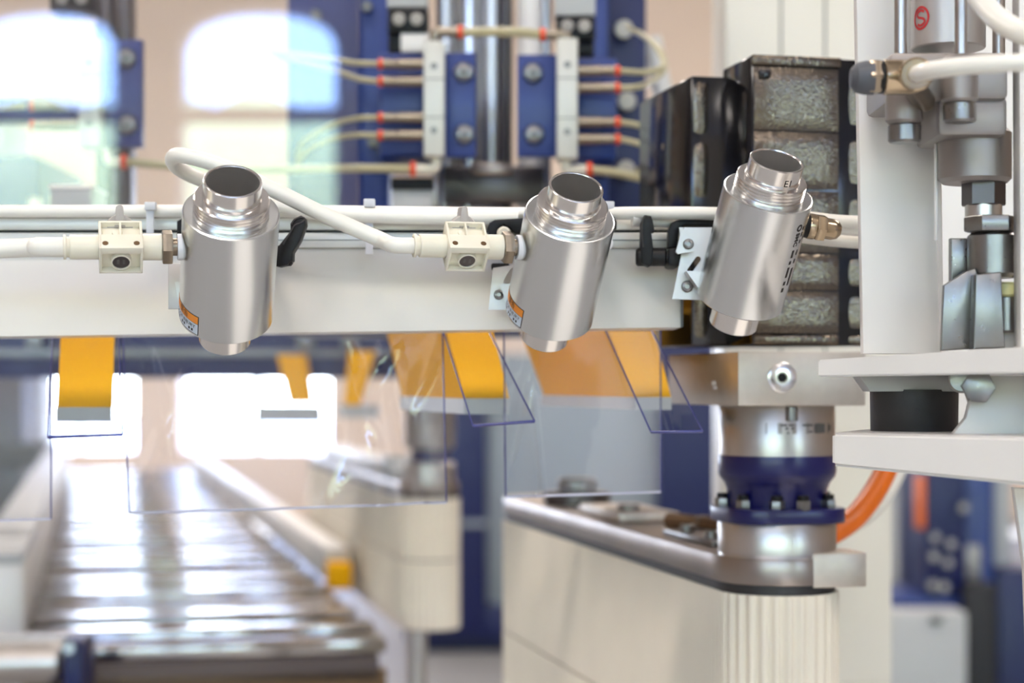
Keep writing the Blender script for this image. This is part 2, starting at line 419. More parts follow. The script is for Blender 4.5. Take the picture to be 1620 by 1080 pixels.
# ------------------------------------------------------------------ writing on surfaces
def text_geo(body, size, M4=None, wrap=None, g=None, thick=0.00012, align='CENTER', bold=0.0):
    """letters as thin raised ink; M4 places the text plane, wrap = (R, theta0, z0, vertical) bends it round local z"""
    cu = bpy.data.curves.new('letters', 'FONT'); cu.body = body; cu.size = size; cu.align_x = align; cu.align_y = 'CENTER'; cu.resolution_u = 2; cu.offset = bold
    o = bpy.data.objects.new('letters', cu); COL.objects.link(o)
    me = bpy.data.meshes.new_from_object(o.evaluated_get(bpy.context.evaluated_depsgraph_get()))
    bpy.data.objects.remove(o); bpy.data.curves.remove(cu)
    t = bmesh.new(); t.from_mesh(me); bpy.data.meshes.remove(me)
    bmesh.ops.triangulate(t, faces=list(t.faces))
    for v in t.verts:
        x, y = v.co.x, v.co.y
        if wrap:
            R, th, z0, vert = wrap
            if vert: x, y = -y * -1.0, -x if vert > 0 else x
            a = th + x / R; v.co = V((math.cos(a) * (R + thick), math.sin(a) * (R + thick), z0 + y))
        else: v.co = V((x, y, thick))
    g = g or G(); g._merge(t, M4); return g
def curved_patch(R, th0, th1, z0, z1, n=16, lift=0.0001):
    g = G(); ring = []
    for i in range(n + 1):
        a = th0 + (th1 - th0) * i / n
        ring.append([g.b.verts.new((math.cos(a) * (R + l), math.sin(a) * (R + l), z)) for l, z in ((0.0, z0), (lift, z0), (lift, z1), (0.0, z1))])
    for p, q in zip(ring, ring[1:]):
        for k in range(3): g._f([p[k], q[k], q[k + 1], p[k + 1]])
    return g

# ------------------------------------------------------------------ air amplifiers
def view_frame(c):
    v = (c - V((0, 0, EYE))).normalized(); r = (V((1, 0, 0)) - v * v.x).normalized(); u = r.cross(v); return r, u, v
R_B = 0.0239
AMPS = {}
def amplifier(key, px, py, Y, lean, phi, label):
    c = P(px, py, Y); r, u, v = view_frame(c); l = math.radians(lean); f = math.radians(phi)
    ai = r * math.sin(l) + u * math.cos(l)
    z = (ai * math.cos(f) - v * math.sin(f)).normalized(); x = (r * math.cos(l) - u * math.sin(l)).normalized(); y = z.cross(x)
    m = frame(c, x, y, z)
    t = root('air_amplifier', label, 'air amplifier', M=m, group='aluminium air amplifiers on the white rail')
    h = 0.0325; R = R_B
    body = obj('body', G().lathe([(0.0136, h - 0.0004), (R - 0.0009, h), (R - 0.0002, h - 0.0003), (R, h - 0.001), (R, -h + 0.0008), (R - 0.0008, -h), (0.0125, -h)], None, 96), M['alu_turned'], t, True, 25)
    rp = [(0.0136, h - 0.0006), (0.0186, h - 0.0005)]; zz = h
    for i in range(4):
        rp += [(0.0186, zz + 0.0003), (0.0186, zz + 0.0009), (0.0176, zz + 0.0013), (0.0176, zz + 0.0016)]; zz += 0.0019
    rp += [(0.0186, zz + 0.0003), (0.0180, zz + 0.0009), (0.0138, zz + 0.0010)]
    obj('threaded_ring', G().lathe(rp, None, 72), M['alu_shiny'], t, True, 20)
    zt = h + 0.0184
    obj('inlet_nozzle', G().lathe([(0.0150, h + 0.006), (0.0146, h + 0.0092), (0.0143, h + 0.0098), (0.0143, zt - 0.0004), (0.0139, zt), (0.0132, zt), (0.0129, zt - 0.0005), (0.0129, zt - 0.001)], None, 72), M['alu_shiny'], t, True, 25)
    obj('bore', G().lathe([(0.0129, zt - 0.0009), (0.0127, h - 0.004), (0.0117, h - 0.016), (0.0112, -h + 0.004)], None, 64), M['alu_bore'], t, True, 25)
    obj('outlet_tube', G().lathe([(0.0118, -h + 0.001), (0.0133, -h + 0.0006), (0.0133, -h - 0.0152), (0.0129, -h - 0.0158), (0.0119, -h - 0.0158), (0.0117, -h - 0.015), (0.0115, -h + 0.003)], None, 64), M['alu_shiny'], t, True, 25)
    AMPS[key] = dict(c=c, m=m, x=x, y=y, z=z, r=r, u=u, v=v, root=t, l=l, f=f, h=h)
    return t
a1 = amplifier(1, 361.5, 419, 0.945, 3.4, 36.5, 'brushed aluminium air amplifier in front of the white hose loop, first along the rail')
a2 = amplifier(2, 885, 421.3, 1.0, 12.0, 34.5, 'brushed aluminium air amplifier below the middle black lever, right of the second ivory valve')
a3 = amplifier(3, 1192.5, 389.6, 1.0, 14.5, 25.5, 'brushed aluminium air amplifier with nickel plug and black side print, before the black motor')

def warning_label(t, A, th0, th1):
    z0, z1 = -A['h'] + 0.0018, -A['h'] + 0.0135; zm = z0 + 0.0067
    R = R_B
    fr = obj('warning_label', curved_patch(R, th0, th1, z0, z1, 18, 0.00008), M['ink'], t, True, label='orange and white warning label')
    e = 0.016
    obj('orange_band', curved_patch(R, th0 + e, th1 - e, zm + 0.0002, z1 - 0.0004, 18, 0.00016), M['label_o'], fr, True)
    obj('white_band', curved_patch(R, th0 + e, th1 - e, z0 + 0.0004, zm - 0.0001, 18, 0.00016), M['label_w'], fr, True)
    g = G(); w = (th1 - th0)
    text_geo('警告', 0.0040, None, (R + 0.00016, th0 + w * 0.53, (zm + z1) / 2, 0), g)
    text_geo('RISK OF INJURY', 0.0030, None, (R + 0.00016, th0 + w * 0.48, z0 + 0.0047, 0), g)
    for i in range(9): 
        if i not in (3, 6):
            a = th0 + w * (0.1 + 0.088 * i); b = curved_patch(R + 0.00016, a, a + w * 0.05, z0 + 0.0013, z0 + 0.0028, 2, 0.00006)
            t2 = b.b; g._merge(t2.copy(), None); t2.free()
    obj('lettering', g, M['ink'], fr, True, 0)
# theta measured from local +x towards local +y (away from the viewer); the viewer is at -90 degrees
warning_label(a1, AMPS[1], math.radians(-181), math.radians(-124))
warning_label(a2, AMPS[2], math.radians(-181), math.radians(-124))
A3 = AMPS[3]
g = G()
text_geo('SMC', 0.0042, None, (R_B, math.radians(-31), 0.0155, 1), g, bold=0.00012)
ringp = [(0.0021 * math.cos(i * math.pi / 8), 0.0021 * math.sin(i * math.pi / 8)) for i in range(16)]
for i in range(16):
    a, b = ringp[i], ringp[(i + 1) % 16]; q = []
    for (dx, dz), k in ((a, 1), (b, 1), (b, .55), (a, .55)):
        th = math.radians(-31) + dx * k / R_B; q.append(g.b.verts.new((math.cos(th) * (R_B + .00012), math.sin(th) * (R_B + .00012), 0.0225 + dz * k)))
    g._f(q)
def bar(th, z0, z1, w=0.0016):
    b = curved_patch(R_B, math.radians(th) - w / 2 / R_B, math.radians(th) + w / 2 / R_B, z0, z1, 2, 0.0001); g._merge(b.b.copy(), None); b.b.free()
for z0, z1 in ((0.0048, 0.0092), (0.0008, 0.0028), (-0.0072, -0.001), (-0.0118, -0.0096), (-0.0160, -0.0136)): bar(-31, z0, z1, 0.0017)
for z0, z1 in ((0.0205, 0.0225), (0.0165, 0.019), (0.0125, 0.0145), (0.0055, 0.0085), (0.0005, 0.003)): bar(-21, z0, z1, 0.0013)
bar(-21, -0.013, -0.0025, 0.0018)
for z0, z1 in ((0.019, 0.022), (0.0135, 0.0165)): bar(-13, z0, z1, 0.0012)
obj('side_print', g, M['ink'], a3, True, 0, label='black printed type mark')
g = text_geo('E1', 0.0052, None, (0.0143, math.radians(-52), 0.0325 + 0.0118, 0), None)
obj('pen_mark', g, M['ink'], a3, True, 0, label='handwritten black pen mark')

# nickel plug on the third amplifier
def port_dir(A, sx, beta):
    b = math.radians(beta); return (A['x'] * sx * math.cos(b) + A['y'] * math.sin(b)).normalized()
d3 = port_dir(A3, 1, 15); p3 = A3['c'] + A3['z'] * 0.0163 + d3 * (R_B - 0.0004)
t = root('nickel_plug', 'shiny brassy nickel plug screwed into the side of the third amplifier', 'plug', p3)
obj('seal', G().cyl(p3 - d3 * 0.001, p3 + d3 * 0.0022, 0.0064, None, 28, 0.0003), M['black'], t)
obj('collar', G().lathe([(0, 0.002), (0.0066, 0.002), (0.0068, 0.0026), (0.0068, 0.0055), (0.0062, 0.0062), (0, 0.0062)], axis_frame(p3, d3), 36), M['brass'], t)
obj('hexagon', G().hexa(p3 + d3 * 0.006, p3 + d3 * 0.0112, 0.0073, 0.5, 0.0004), M['brass'], t)
obj('cap', G().lathe([(0, 0.011), (0.0056, 0.011), (0.0056, 0.0155), (0.0048, 0.0182), (0.003, 0.0198), (0.0, 0.0202)], axis_frame(p3, d3), 32), M['brass'], t)

# ------------------------------------------------------------------ ivory hand valves
def valve(A, beta, zoff, label):
    pd = port_dir(A, -1, beta); p = A['c'] + A['z'] * zoff + pd * (R_B - 0.0006)
    r, u, v = A['r'], A['u'], A['v']
    ex = -pd                                  # towards the amplifier
    nf = (-v * math.cos(math.radians(43)) - u * math.sin(math.radians(43)))
    nf = (nf - ex * nf.dot(ex)).normalized()  # outward normal of the front face
    ez = ex.cross(-nf).normalized()           # normal of the pocketed face
    m = frame(p, ex, -nf, ez)                 # x towards the amplifier, y backwards, z up the pocketed face
    t = root('hand_valve', label, 'valve', M=m, group='ivory hand valves feeding the amplifiers')
    X = lambda a: V((-a, 0, 0))
    obj('nylon_washer', G().cyl(X(-0.0008), X(0.0024), 0.0066, None, 32, 0.0003), M['washer'], t, True)
    obj('thread', G().cyl(X(0.002), X(0.006), 0.0044, None, 20), M['brass_dark'], t, True)
    obj('hex_nut', G().hexa(X(0.0048), X(0.0098), 0.0088, 0.25, 0.0005), M['brass_dark'], t, True)
    hw, hy, hz = 0.0105, 0.0100, 0.0085; cx = -0.0300
    g = G(); c = V((cx, 0, 0)); wth = 0.0013
    g.box(c + V((0, 0.0016, -0.0016)), (2 * hw, 2 * hy - 0.0035, 2 * hz - 0.0035), None, 0.0003)
    for sx in (-1, 1):                         # rims of the pocketed face and of the front face
        g.box(c + V((sx * (hw - wth / 2), 0, 0)), (wth, 2 * hy, 2 * hz), None, 0.0003)
    g.box(c + V((0, hy - wth / 2, 0)), (2 * hw, wth, 2 * hz), None, 0.0003)
    g.box(c + V((0, -hy * 0.5, hz - 0.002)), (2 * hw - 0.001, hy, 0.004), None, 0.0003)
    g.box(c + V((0, 0.004, hz - 0.002)), (0.001, hy * 0.9, 0.004))
    g.box(c + V((0, -hy + 0.002, -hz + wth / 2)), (2 * hw, 0.004, wth), None, 0.0003)
    g.lathe([(0.0042, 0.0), (0.0042, 0.0046), (0.0049, 0.0046), (0.0049, 0.0)], frame(c + V((0, -hy + 0.0045, -0.0012)), V((1, 0, 0)), V((0, 0, 1)), V((0, -1, 0))), 28)
    g.lathe([(0.0, 0.003), (0.0024, 0.0022), (0.003, 0.0), (0.003, -0.002)], frame(c + V((-0.0015, 0.0045, hz - 0.005)), V((1, 0, 0)), V((0, 1, 0)), V((0, 0, 1))), 20)
    obj('valve_body', g, M['cream'], t, True)
    g = G()
    for sx in (-1, 1): g.cyl(c + V((sx * 0.0075, -hy + 0.0035, hz - 0.001)), c + V((sx * 0.0075, -hy + 0.0035, hz + 0.00012)), 0.0015, None, 16)
    obj('screw_hole', g, M['copper'], t, True)
    dk = obj('indicator_disc', G().cyl(c + V((0, -hy + 0.004, -0.0012)), c + V((0, -hy + 0.0006, -0.0012)), 0.0042, None, 28), M['steel_dark'], t, True, label='dark round indicator face')
    g = G(); 
    for k in (-1, 1): g.box((k * 0.0014, 0, 0.00005), (0.0012, 0.003, 0.0001), frame(c + V((0, -hy + 0.00055, -0.0012)), V((1, 0, 0)), V((0, 0, 1)), V((0, -1, 0))))
    obj('disc_mark', g, M['ink_grey'], dk, True)
    obj('port_sleeve', G().lathe([(0, 0.0094), (0.0060, 0.0094), (0.0066, 0.0102), (0.0066, 0.0200), (0, 0.0205)], axis_frame((0, 0, 0), (-1, 0, 0)), 36), M['cream'], t, True)
    g = G().lathe([(0, 0.0400), (0.0061, 0.0400), (0.0061, 0.0540), (0.0057, 0.0545), (0.0052, 0.0545), (0.0052, 0.053)], axis_frame((0, 0, 0), (-1, 0, 0)), 36); obj('hose_socket', g, M['cream'], t, True)
    g = G().lathe([(0.0051, 0.053), (0.0051, 0.0560), (0.0061, 0.0562), (0.0061, 0.0574), (0.0048, 0.0576), (0.0048, 0.054)], axis_frame((0, 0, 0), (-1, 0, 0)), 36); obj('release_collar', g, M['cream'], t, True)
    # grey turning knob behind the block, its grip standing up
    kc = c + V((0, hy - 0.001, 0)); ux = V((1, 0, 0)); ud = (m.to_3x3().inverted() @ u).normalized(); ud = (ud - ux * ud.x).normalized(); vd = ux.cross(ud)
    KM = frame(kc + ud * 0.0035, ux, ud, vd)
    g = G().lathe([(0, -0.004), (0.0062, -0.004), (0.0067, -0.003), (0.0067, 0.003), (0.0062, 0.004), (0, 0.004)], KM, 36)
    g.prism([(-0.0027, 0.0), (-0.0016, 0.0104), (-0.0006, 0.0112), (0.0006, 0.0112), (0.0016, 0.0104), (0.0027, 0.0)], -0.0048, 0.0048, KM, 0.0003)
    kn = obj('turning_knob', g, M['grey_knob'], t, True)
    obj('pointer_line', G().box((0, 0.006, -0.00484), (0.00035, 0.0095, 0.0001), KM), M['ink_grey'], kn, True)
    return t, p + pd * 0.0576, pd
v1, hs1, pd1 = valve(AMPS[1], -6, 0.0112, 'ivory hand valve fed by the straight white hose, on the first amplifier')
v2, hs2, pd2 = valve(AMPS[2], -19, 0.0118, 'ivory hand valve fed by the looping white hose, on the second amplifier')

# ------------------------------------------------------------------ white rail
BY = 1.062
def hbar(x0, x1, y0, y1, Y, dep, bev=0.0): return pb(x0, y0, x1, y1, Y, dep, bev)
t = root('mounting_rail', 'long white mounting rail with slotted aluminium profile behind the amplifiers', 'rail', P(450, 530, BY))
g = G(); a, b, c_, d_ = P(-160, 393.5, BY), P(1077, 393.5, BY), P(1077, 517.5, BY), P(-160, 534, BY)
back = V((0, 0.05, 0)); qs = [a, b, c_, d_]
va = [g.b.verts.new(q) for q in qs]; vb = [g.b.verts.new(q + back) for q in qs]
g._f(va); g._f(vb[::-1])
for i in range(4): g._f([va[i], va[(i + 1) % 4], vb[(i + 1) % 4], vb[i]])
obj('face_panel', g, M['beam'], t, ang=0)
g = G()
hbar(-160, 1077, 345, 363.5, BY - 0.004, 0.05, 0.0005); 
obj('slotted_profile', pb(-160, 345, 1077, 363.5, BY - 0.004, 0.054, 0.0008, pb(-160, 367.5, 1077, 391.5, BY - 0.004, 0.054, 0.0008, pb(-160, 335, 1077, 343.5, BY + 0.004, 0.046, 0.0008))), M['profile'], t)
obj('slot_floor', pb(-160, 340, 1077, 396, BY + 0.006, 0.03), M['slot'], t)
obj('bead', pb(-160, 379, 1077, 380.2, BY - 0.0045, 0.002), M['slot'], t)
obj('end_cap', pb(1077, 340, 1081, 517, BY - 0.002, 0.05), M['slot'], t)

# ------------------------------------------------------------------ hoses on the rail
def hose(name, pts, r, m, label, cat='hose', group=None, n=16):
    g = G().tube(pts, r, n); o = obj(name, g, m, ang=60); mesh_only_to_origin(o, V(pts[len(pts) // 2])); return tag(o, label, cat, group)
hose('air_hose', [hs1 - pd1 * 0.003, hs1 + pd1 * 0.012, P(60, 391, 0.945), P(-20, 394, 0.95), P(-140, 398, 0.96)], 0.0049, M['hose'], 'thick white hose running straight into the first ivory valve', group='white air hoses')
hose('air_hose', [hs2 - pd2 * 0.003, hs2 + pd2 * 0.010, P(600, 378, 0.985), P(520, 343, 0.985), P(430, 299, 0.985), P(345, 261, 0.987), P(290, 246, 0.99), P(274, 249, 1.0), P(278, 262, 1.012), P(300, 276, 1.022), P(345, 294, 1.034), P(400, 313, 1.043), P(455, 328, 1.046), P(520, 337, 1.046), P(650, 343, 1.046), P(820, 345, 1.046)], 0.0042, M['hose'], 'white hose looping up behind the first amplifier into the second valve', group='white air hoses')
hose('air_hose', [P(-150, 334, 1.054), P(150, 334, 1.054), P(440, 334, 1.054), P(700, 337, 1.054), P(900, 338, 1.052), P(1040, 337, 1.04), P(1140, 338, 1.03), P(1260, 343, 1.03), P(1330, 350, 1.035), P(1420, 353, 1.05)], 0.0036, M['hose'], 'long white hose lying along the top of the rail', group='white air hoses')
hose('air_hose', [P(1000, 346, 1.045), P(1100, 350, 1.05), P(1200, 362, 1.052), P(1270, 372, 1.053), P(1330, 379, 1.055), P(1420, 384, 1.06)], 0.0044, M['hose'], 'white hose sagging lowest beneath the nickel plug', group='white air hoses')
hose('air_hose', [P(1090, 343, 1.055), P(1200, 346, 1.052), P(1280, 350, 1.042), P(1340, 362, 1.042), P(1420, 366, 1.05)], 0.0036, M['hose'], 'white hose bending down beside the black motor above the lowest hose', group='white air hoses')
def cable_tie(px, y0, y1, lab):
    t = root('cable_tie', lab, 'cable tie', P(px, 345, 1.048), 'clear cable ties round the rail hose')
    obj('tie_head', pb(px - 9, y0, px + 9, y0 + 13, 1.0445, 0.005, 0.0006), M['tie'], t)
    obj('tie_strap', pb(px - 6, y0 + 6, px + 6, y1, 1.047, 0.0016, 0.0003), M['tie'], t)
cable_tie(237, 319, 371, 'clear cable tie between first valve and first amplifier')
cable_tie(584, 314, 402, 'clear cable tie on the rail between looping hose and second valve')
cable_tie(963, 318, 347, 'clear cable tie just behind the second amplifier')

# ------------------------------------------------------------------ brackets, clamps and levers
def pz(pts, Y): return [(S(x - 810, Y), EYE + S(HY - y, Y)) for x, y in pts]
FM = lambda Y: frame(V((0, Y, 0)), V((1, 0, 0)), V((0, 0, 1)), V((0, -1, 0)))   # prism z runs towards the camera
def plate(pts, Y, th, bev=0.0, g=None, hole=None):
    g = g or G(); poly = pz(pts, Y)
    if hole: # slot joined to the outline by a hairline
        h = pz(hole, Y); poly = poly + [poly[0]] + h + [h[0]]
        t = bmesh.new(); n = len(poly)
    g.prism(poly, 0, th, FM(Y), bev) if not hole else slot_plate(g, pz(pts, Y), pz(hole, Y), th, FM(Y))
    return g
def slot_plate(g, outer, inner, th, M4):
    t = bmesh.new()
    def loop(p, z):
        vs = [t.verts.new((x, y, z)) for x, y in p]; return vs, [t.edges.new((vs[i], vs[(i + 1) % len(vs)])) for i in range(len(vs))]
    o0, e0 = loop(outer, 0); i0, e1 = loop(inner, 0)
    bmesh.ops.triangle_fill(t, use_beauty=True, use_dissolve=False, edges=e0 + e1)
    ext = bmesh.ops.extrude_face_region(t, geom=list(t.faces))
    for v in [q for q in ext['geom'] if isinstance(q, bmesh.types.BMVert)]: v.co.z += th
    bmesh.ops.recalc_face_normals(t, faces=list(t.faces)); g._merge(t, M4)
def slot_poly(p, q, w, n=6):
    p, q = V((p[0], p[1], 0)), V((q[0], q[1], 0)); d = (q - p).normalized(); a0 = math.atan2(d.y, d.x); out = []
    for c, s0 in ((q, a0 - math.pi / 2), (p, a0 + math.pi / 2)):
        for i in range(n + 1):
            a = s0 + math.pi * i / n; out.append((c.x + math.cos(a) * w, c.y + math.sin(a) * w))
    return out
def screw(px, py, Y, rpx, parent, m='zinc', name='screw', d=V((0, -1, 0))):
    r = S(rpx, Y); p = P(px, py, Y); mm = axis_frame(p, d)
    g = G().lathe([(0, -0.001), (r, -0.001), (r, r * 0.35), (r * 0.8, r * 0.75), (r * 0.45, r * 0.85), (r * 0.4, r * 0.4), (0, r * 0.4)], mm, 24)
    return obj(name, g, M[m], parent, ang=30)

# bracket 1
t = root('mounting_bracket', 'grey sheet bracket half hidden behind the first amplifier', 'bracket', P(280, 490, 0.99), 'sheet metal brackets of the amplifiers')
obj('bracket_plate', plate([(267, 417), (330, 417), (330, 489), (267, 489)], 0.985, 0.0016, 0.0003), M['zinc_sheet'], t)
obj('bracket_flange', plate([(277, 446), (330, 444), (330, 492), (283, 476)], 0.975, 0.0014), M['zinc_sheet'], t)
obj('spacer', G().cyl(P(340, 440, 0.97), P(345, 420, 1.058), 0.006), M['steel_dark'], t)
# bracket 2
t = root('mounting_bracket', 'grey slotted sheet bracket left of the second amplifier', 'bracket', P(800, 490, 1.04), 'sheet metal brackets of the amplifiers')
Yb = 1.035
obj('bracket_plate', plate([(780, 424), (815, 419), (870, 420), (870, 490), (773, 490)], Yb, 0.0016, hole=slot_poly((802, 445), (811, 430), 5.5)), M['zinc_sheet'], t)
obj('bracket_flange', G().prism([(x, y) for x, y in pz([(791, 449), (860, 449), (860, 500), (806, 490), (800, 478)], 1.025)], 0, 0.0014, FM(1.025)), M['zinc_sheet'], t)
screw(789, 466, Yb - 0.002, 8, t)
screw(812, 492, 1.02, 5, t)
obj('spacer', G().cyl(P(880, 420, 1.018), P(880, 415, 1.058), 0.008), M['steel_dark'], t)
# bracket 3
t = root('mounting_bracket', 'bright bent sheet bracket with curved slot left of the third amplifier', 'bracket', P(1095, 475, 1.03), 'sheet metal brackets of the amplifiers')
Yb = 1.03
obj('bracket_plate', plate([(1078, 400), (1074, 360), (1160, 360), (1160, 440), (1120, 475), (1063, 473)], Yb, 0.0016, hole=slot_poly((1091, 428), (1104, 410), 4.5)), M['zinc_sheet'], t)
obj('upper_flange', G().prism(pz([(1079, 360), (1098, 391), (1096, 398), (1072, 402), (1069, 398)], 1.02), 0, 0.0014, FM(1.02)), M['zinc_sheet'], t)
obj('fold', G().box((0, 0, 0), (S(3, 1.02), 0.012, S(40, 1.02)), frame(P(1077, 380, 1.024), V((math.cos(0.3), 0, -math.sin(0.3))), V((0, 1, 0)), V((math.sin(0.3), 0, math.cos(0.3))))), M['zinc_sheet'], t)
obj('lower_flange', G().prism(pz([(1085, 429), (1108, 429), (1122, 480), (1118, 476)], 1.015), 0, 0.014, FM(1.026)), M['zinc_sheet'], t)
screw(1089, 386, 1.018, 8.5, t)
sc = screw(1087, 453, Yb - 0.002, 9.5, t)
obj('spacer', G().cyl(P(1150, 410, 1.022), P(1150, 400, 1.06), 0.008), M['steel_dark'], t)

def clamp_lever(poly, Y, dep, hub, label, inner=None, knob=None):
    x0, y0, x1, y1 = hub
    t = root('clamp_lever', label, 'clamp lever', P((x0 + x1) / 2, y1, Y), 'black clamping levers on the rail')
    obj('lever_arm', G().prism(pz(poly, Y), -dep / 2, dep / 2, FM(Y), 0.0009), M['black'], t)
    obj('hub', G().cyl(P(x0, (y0 + y1) / 2, Y), P(x1, (y0 + y1) / 2, Y), S((y1 - y0) / 2, Y), None, 28, 0.001), M['black'], t)
    if inner: obj('grip_edge', G().tube([P(x, y, Y) + V((0, -dep / 2 - 0.0002, 0)) for x, y in inner], 0.0005, 8, 5), M['rubber'], t)
    return t
q = [(90, 640), (140, 640), (340, 390), (335, 265), (400, 180), (520, 130), (590, 175), (600, 290), (500, 560), (380, 760), (375, 900), (330, 920), (290, 970), (150, 1000), (60, 980)]
l1 = clamp_lever([(430 + x / 10.8, 330 + y / 10.8) for x, y in q], 0.985, 0.011, (425, 390, 463, 421), 'black clamp lever tilted right beside the first amplifier', [(463, 356), (468, 349), (478, 345), (484, 348), (478, 354), (468, 358), (462, 368), (450, 388)])
obj('clamp_stem', G().cyl(P(428, 408, 0.99), P(428, 406, 1.06), 0.004), M['black'], l1)
q = [(280, 110), (380, 125), (408, 195), (438, 370), (385, 382), (412, 610), (400, 880), (350, 908), (235, 860), (218, 600), (228, 230)]
l3 = clamp_lever([(990 + x / 9.82, 330 + y / 9.82) for x, y in q], 1.035, 0.012, (1006, 392, 1054, 421), 'black clamp lever standing upright left of the third amplifier', [(1016, 392), (1014, 362), (1018, 344), (1027, 345)])
obj('clamp_neck', G().cyl(P(1053, 406, 1.035), P(1060, 406, 1.035), 0.0036), M['black'], l3)
obj('clamp_block', pb(1057, 391, 1078, 421, 1.030, 0.03, 0.002), M['black'], l3)
obj('clamp_stem', G().cyl(P(1030, 408, 1.036), P(1030, 408, 1.062), 0.004), M['black'], l3)
t = root('swivel_clamp', 'black swivel clamp arching behind the bracket of the third amplifier', 'clamp', P(1100, 350, 1.04), 'black swivel clamps on the rail')
obj('clamp_arch', plate([(1054, 394), (1055, 366), (1059, 355), (1067, 351), (1080, 348), (1160, 349), (1160, 361), (1080, 360), (1072, 366), (1068, 394)], 1.05, 0.012, 0.001), M['black'], t)
obj('clamp_bolt', G().cyl(P(1074, 371, 1.04), P(1074, 371, 1.058), S(9, 1.04), None, 24, 0.0008), M['cream'], t)
t = root('swivel_clamp', 'black swivel clamp with bolt showing between second valve and amplifier', 'clamp', P(800, 378, 1.04), 'black swivel clamps on the rail')
obj('clamp_arch', plate([(771, 363), (775, 355), (783, 350), (828, 347), (860, 350), (860, 372), (815, 371), (806, 362), (796, 358), (787, 365), (786, 380), (775, 382)], 1.05, 0.012, 0.001), M['black'], t)
obj('clamp_bolt', G().cyl(P(797, 369, 1.036), P(797, 369, 1.058), S(11, 1.04), None, 24, 0.001), M['cream'], t)
obj('clamp_foot', pb(777, 416, 806, 425, 1.046, 0.016, 0.001), M['black'], t)
t = root('swivel_clamp', 'black swivel clamp mostly hidden behind the first amplifier', 'clamp', P(290, 380, 1.04), 'black swivel clamps on the rail')
obj('clamp_arch', plate([(285, 352), (300, 344), (330, 344), (330, 376), (285, 376)], 1.05, 0.012, 0.002), M['black'], t)
obj('clamp_bolt', G().cyl(P(310, 360, 1.03), P(310, 360, 1.058), S(9, 1.04), None, 24, 0.001), M['zinc'], t)
t = root('swivel_clamp', 'black swivel clamp peeping out right of the second amplifier', 'clamp', P(970, 350, 1.04), 'black swivel clamps on the rail')
obj('clamp_arch', plate([(930, 345), (968, 344), (974, 352), (974, 364), (930, 368)], 1.05, 0.012, 0.002), M['black'], t)
obj('clamp_bolt', G().cyl(P(958, 385, 1.03), P(958, 385, 1.058), S(12, 1.04), None, 24, 0.001), M['washer'], t)

# ------------------------------------------------------------------ clear guards
t = root('machine_pane', 'large clear machine guard pane mirroring the arched windows behind the rail', 'pane', P(200, 560, PANE_Y))
obj('pane_sheet', pb(-420, -200, 566, 520, PANE_Y, 0.005), M['pane'], t, ang=0)
obj('pane_foot', pb(-420, 505, 566, 525, PANE_Y - 0.008, 0.02, 0.001), M['profile'], t)
def guard(name, x0t, x1t, x0b, x1b, yt, yb0, yb1, Yt, Yb, lab, group, fold=None, wave=0.0025, nu=60, nv=24, bow=0.0, low='edge_highlight', dents=()):
    def fn(u, v):
        xt = x0t + (x1t - x0t) * u; xb = x0b + (x1b - x0b) * u; yb = yb0 + (yb1 - yb0) * u
        e = v; Y = Yt + (Yb - Yt) * e + bow * math.sin(math.pi * v)
        p = P(xt + (xb - xt) * v, yt + (yb - yt) * v, Y)
        off = wave * math.sin(u * 5.3 + v * 2.1) * v
        if fold:
            for fu, fw, fa in fold: off += fa * math.exp(-((u - fu - 0.10 * (v - .5)) / fw) ** 2) * v
        for du, dv, su, sv, am in dents: off += am * math.exp(-((u - du + 0.25 * (v - dv)) / su) ** 2 - ((v - dv) / sv) ** 2)
        return p + V((0, off, 0))
    t = root(name, lab, 'guard', P((x0t + x1t) / 2, yt, Yt), group)
    obj('clear_sheet', G().sheet(fn, nu, nv, 0.0015), [M['clear'], M['edge']], t, ang=40)
    c = V((0, 0.0007, 0))
    for nm, pts, m, r in (('side_edge', [fn(0, i / 12) + c for i in range(13)], 'edge', 0.0005), ('side_edge', [fn(1, i / 12) + c for i in range(13)], 'edge', 0.0005), ('lower_edge', [fn(i / 24, 1) + c for i in range(25)], low, 0.0008)):
        obj(nm, G().tube(pts, r, 8, 2), M[m], t, ang=60)
    return t
guard('clear_guard', -130, 82, -130, 79, 520, 826, 821, 1.135, 1.146, 'clear plastic guard sheet hanging at the far left of the rail', 'clear guard sheets below the rail')
guard('clear_guard', 194, 700, 202, 706, 520, 812, 795, 1.135, 1.147, 'wide clear plastic guard sheet hanging between the first two yellow stops', 'clear guard sheets below the rail', [(0.12, 0.02, -0.006), (0.74, 0.03, -0.007), (0.86, 0.025, 0.005)], 0.003, 150, 50, dents=((0.70, 0.62, 0.05, 0.30, 0.006), (0.80, 0.35, 0.04, 0.16, -0.005), (0.93, 0.30, 0.03, 0.18, 0.004), (0.10, 0.6, 0.02, 0.35, 0.003)))
guard('clear_guard', 797, 1045, 800, 1046, 520, 786, 778, 1.14, 1.15, 'clear plastic guard sheet hanging between the two right yellow stops', 'clear guard sheets below the rail', [(0.16, 0.03, -0.004)], 0.0015, 100, 50, dents=((0.12, 0.4, 0.035, 0.4, 0.004),))
def flap(x0t, x1t, x0b, x1b, yt, yb0, yb1, lab):
    guard('clear_flap', x0t, x1t, x0b, x1b, yt, yb0, yb1, 1.125, 1.055, lab, 'short clear flaps over the yellow stops', None, 0.0008, 24, 20, -0.006, 'edge')
flap(83, 187, 75, 193, 525, 691, 687, 'short clear flap over the leftmost yellow stop')
flap(700, 772, 748, 846, 520, 673, 666, 'short clear flap over the middle yellow stop')
flap(957, 1030, 1030, 1112, 520, 683, 682, 'short clear flap over the yellow stop next to the gearbox')

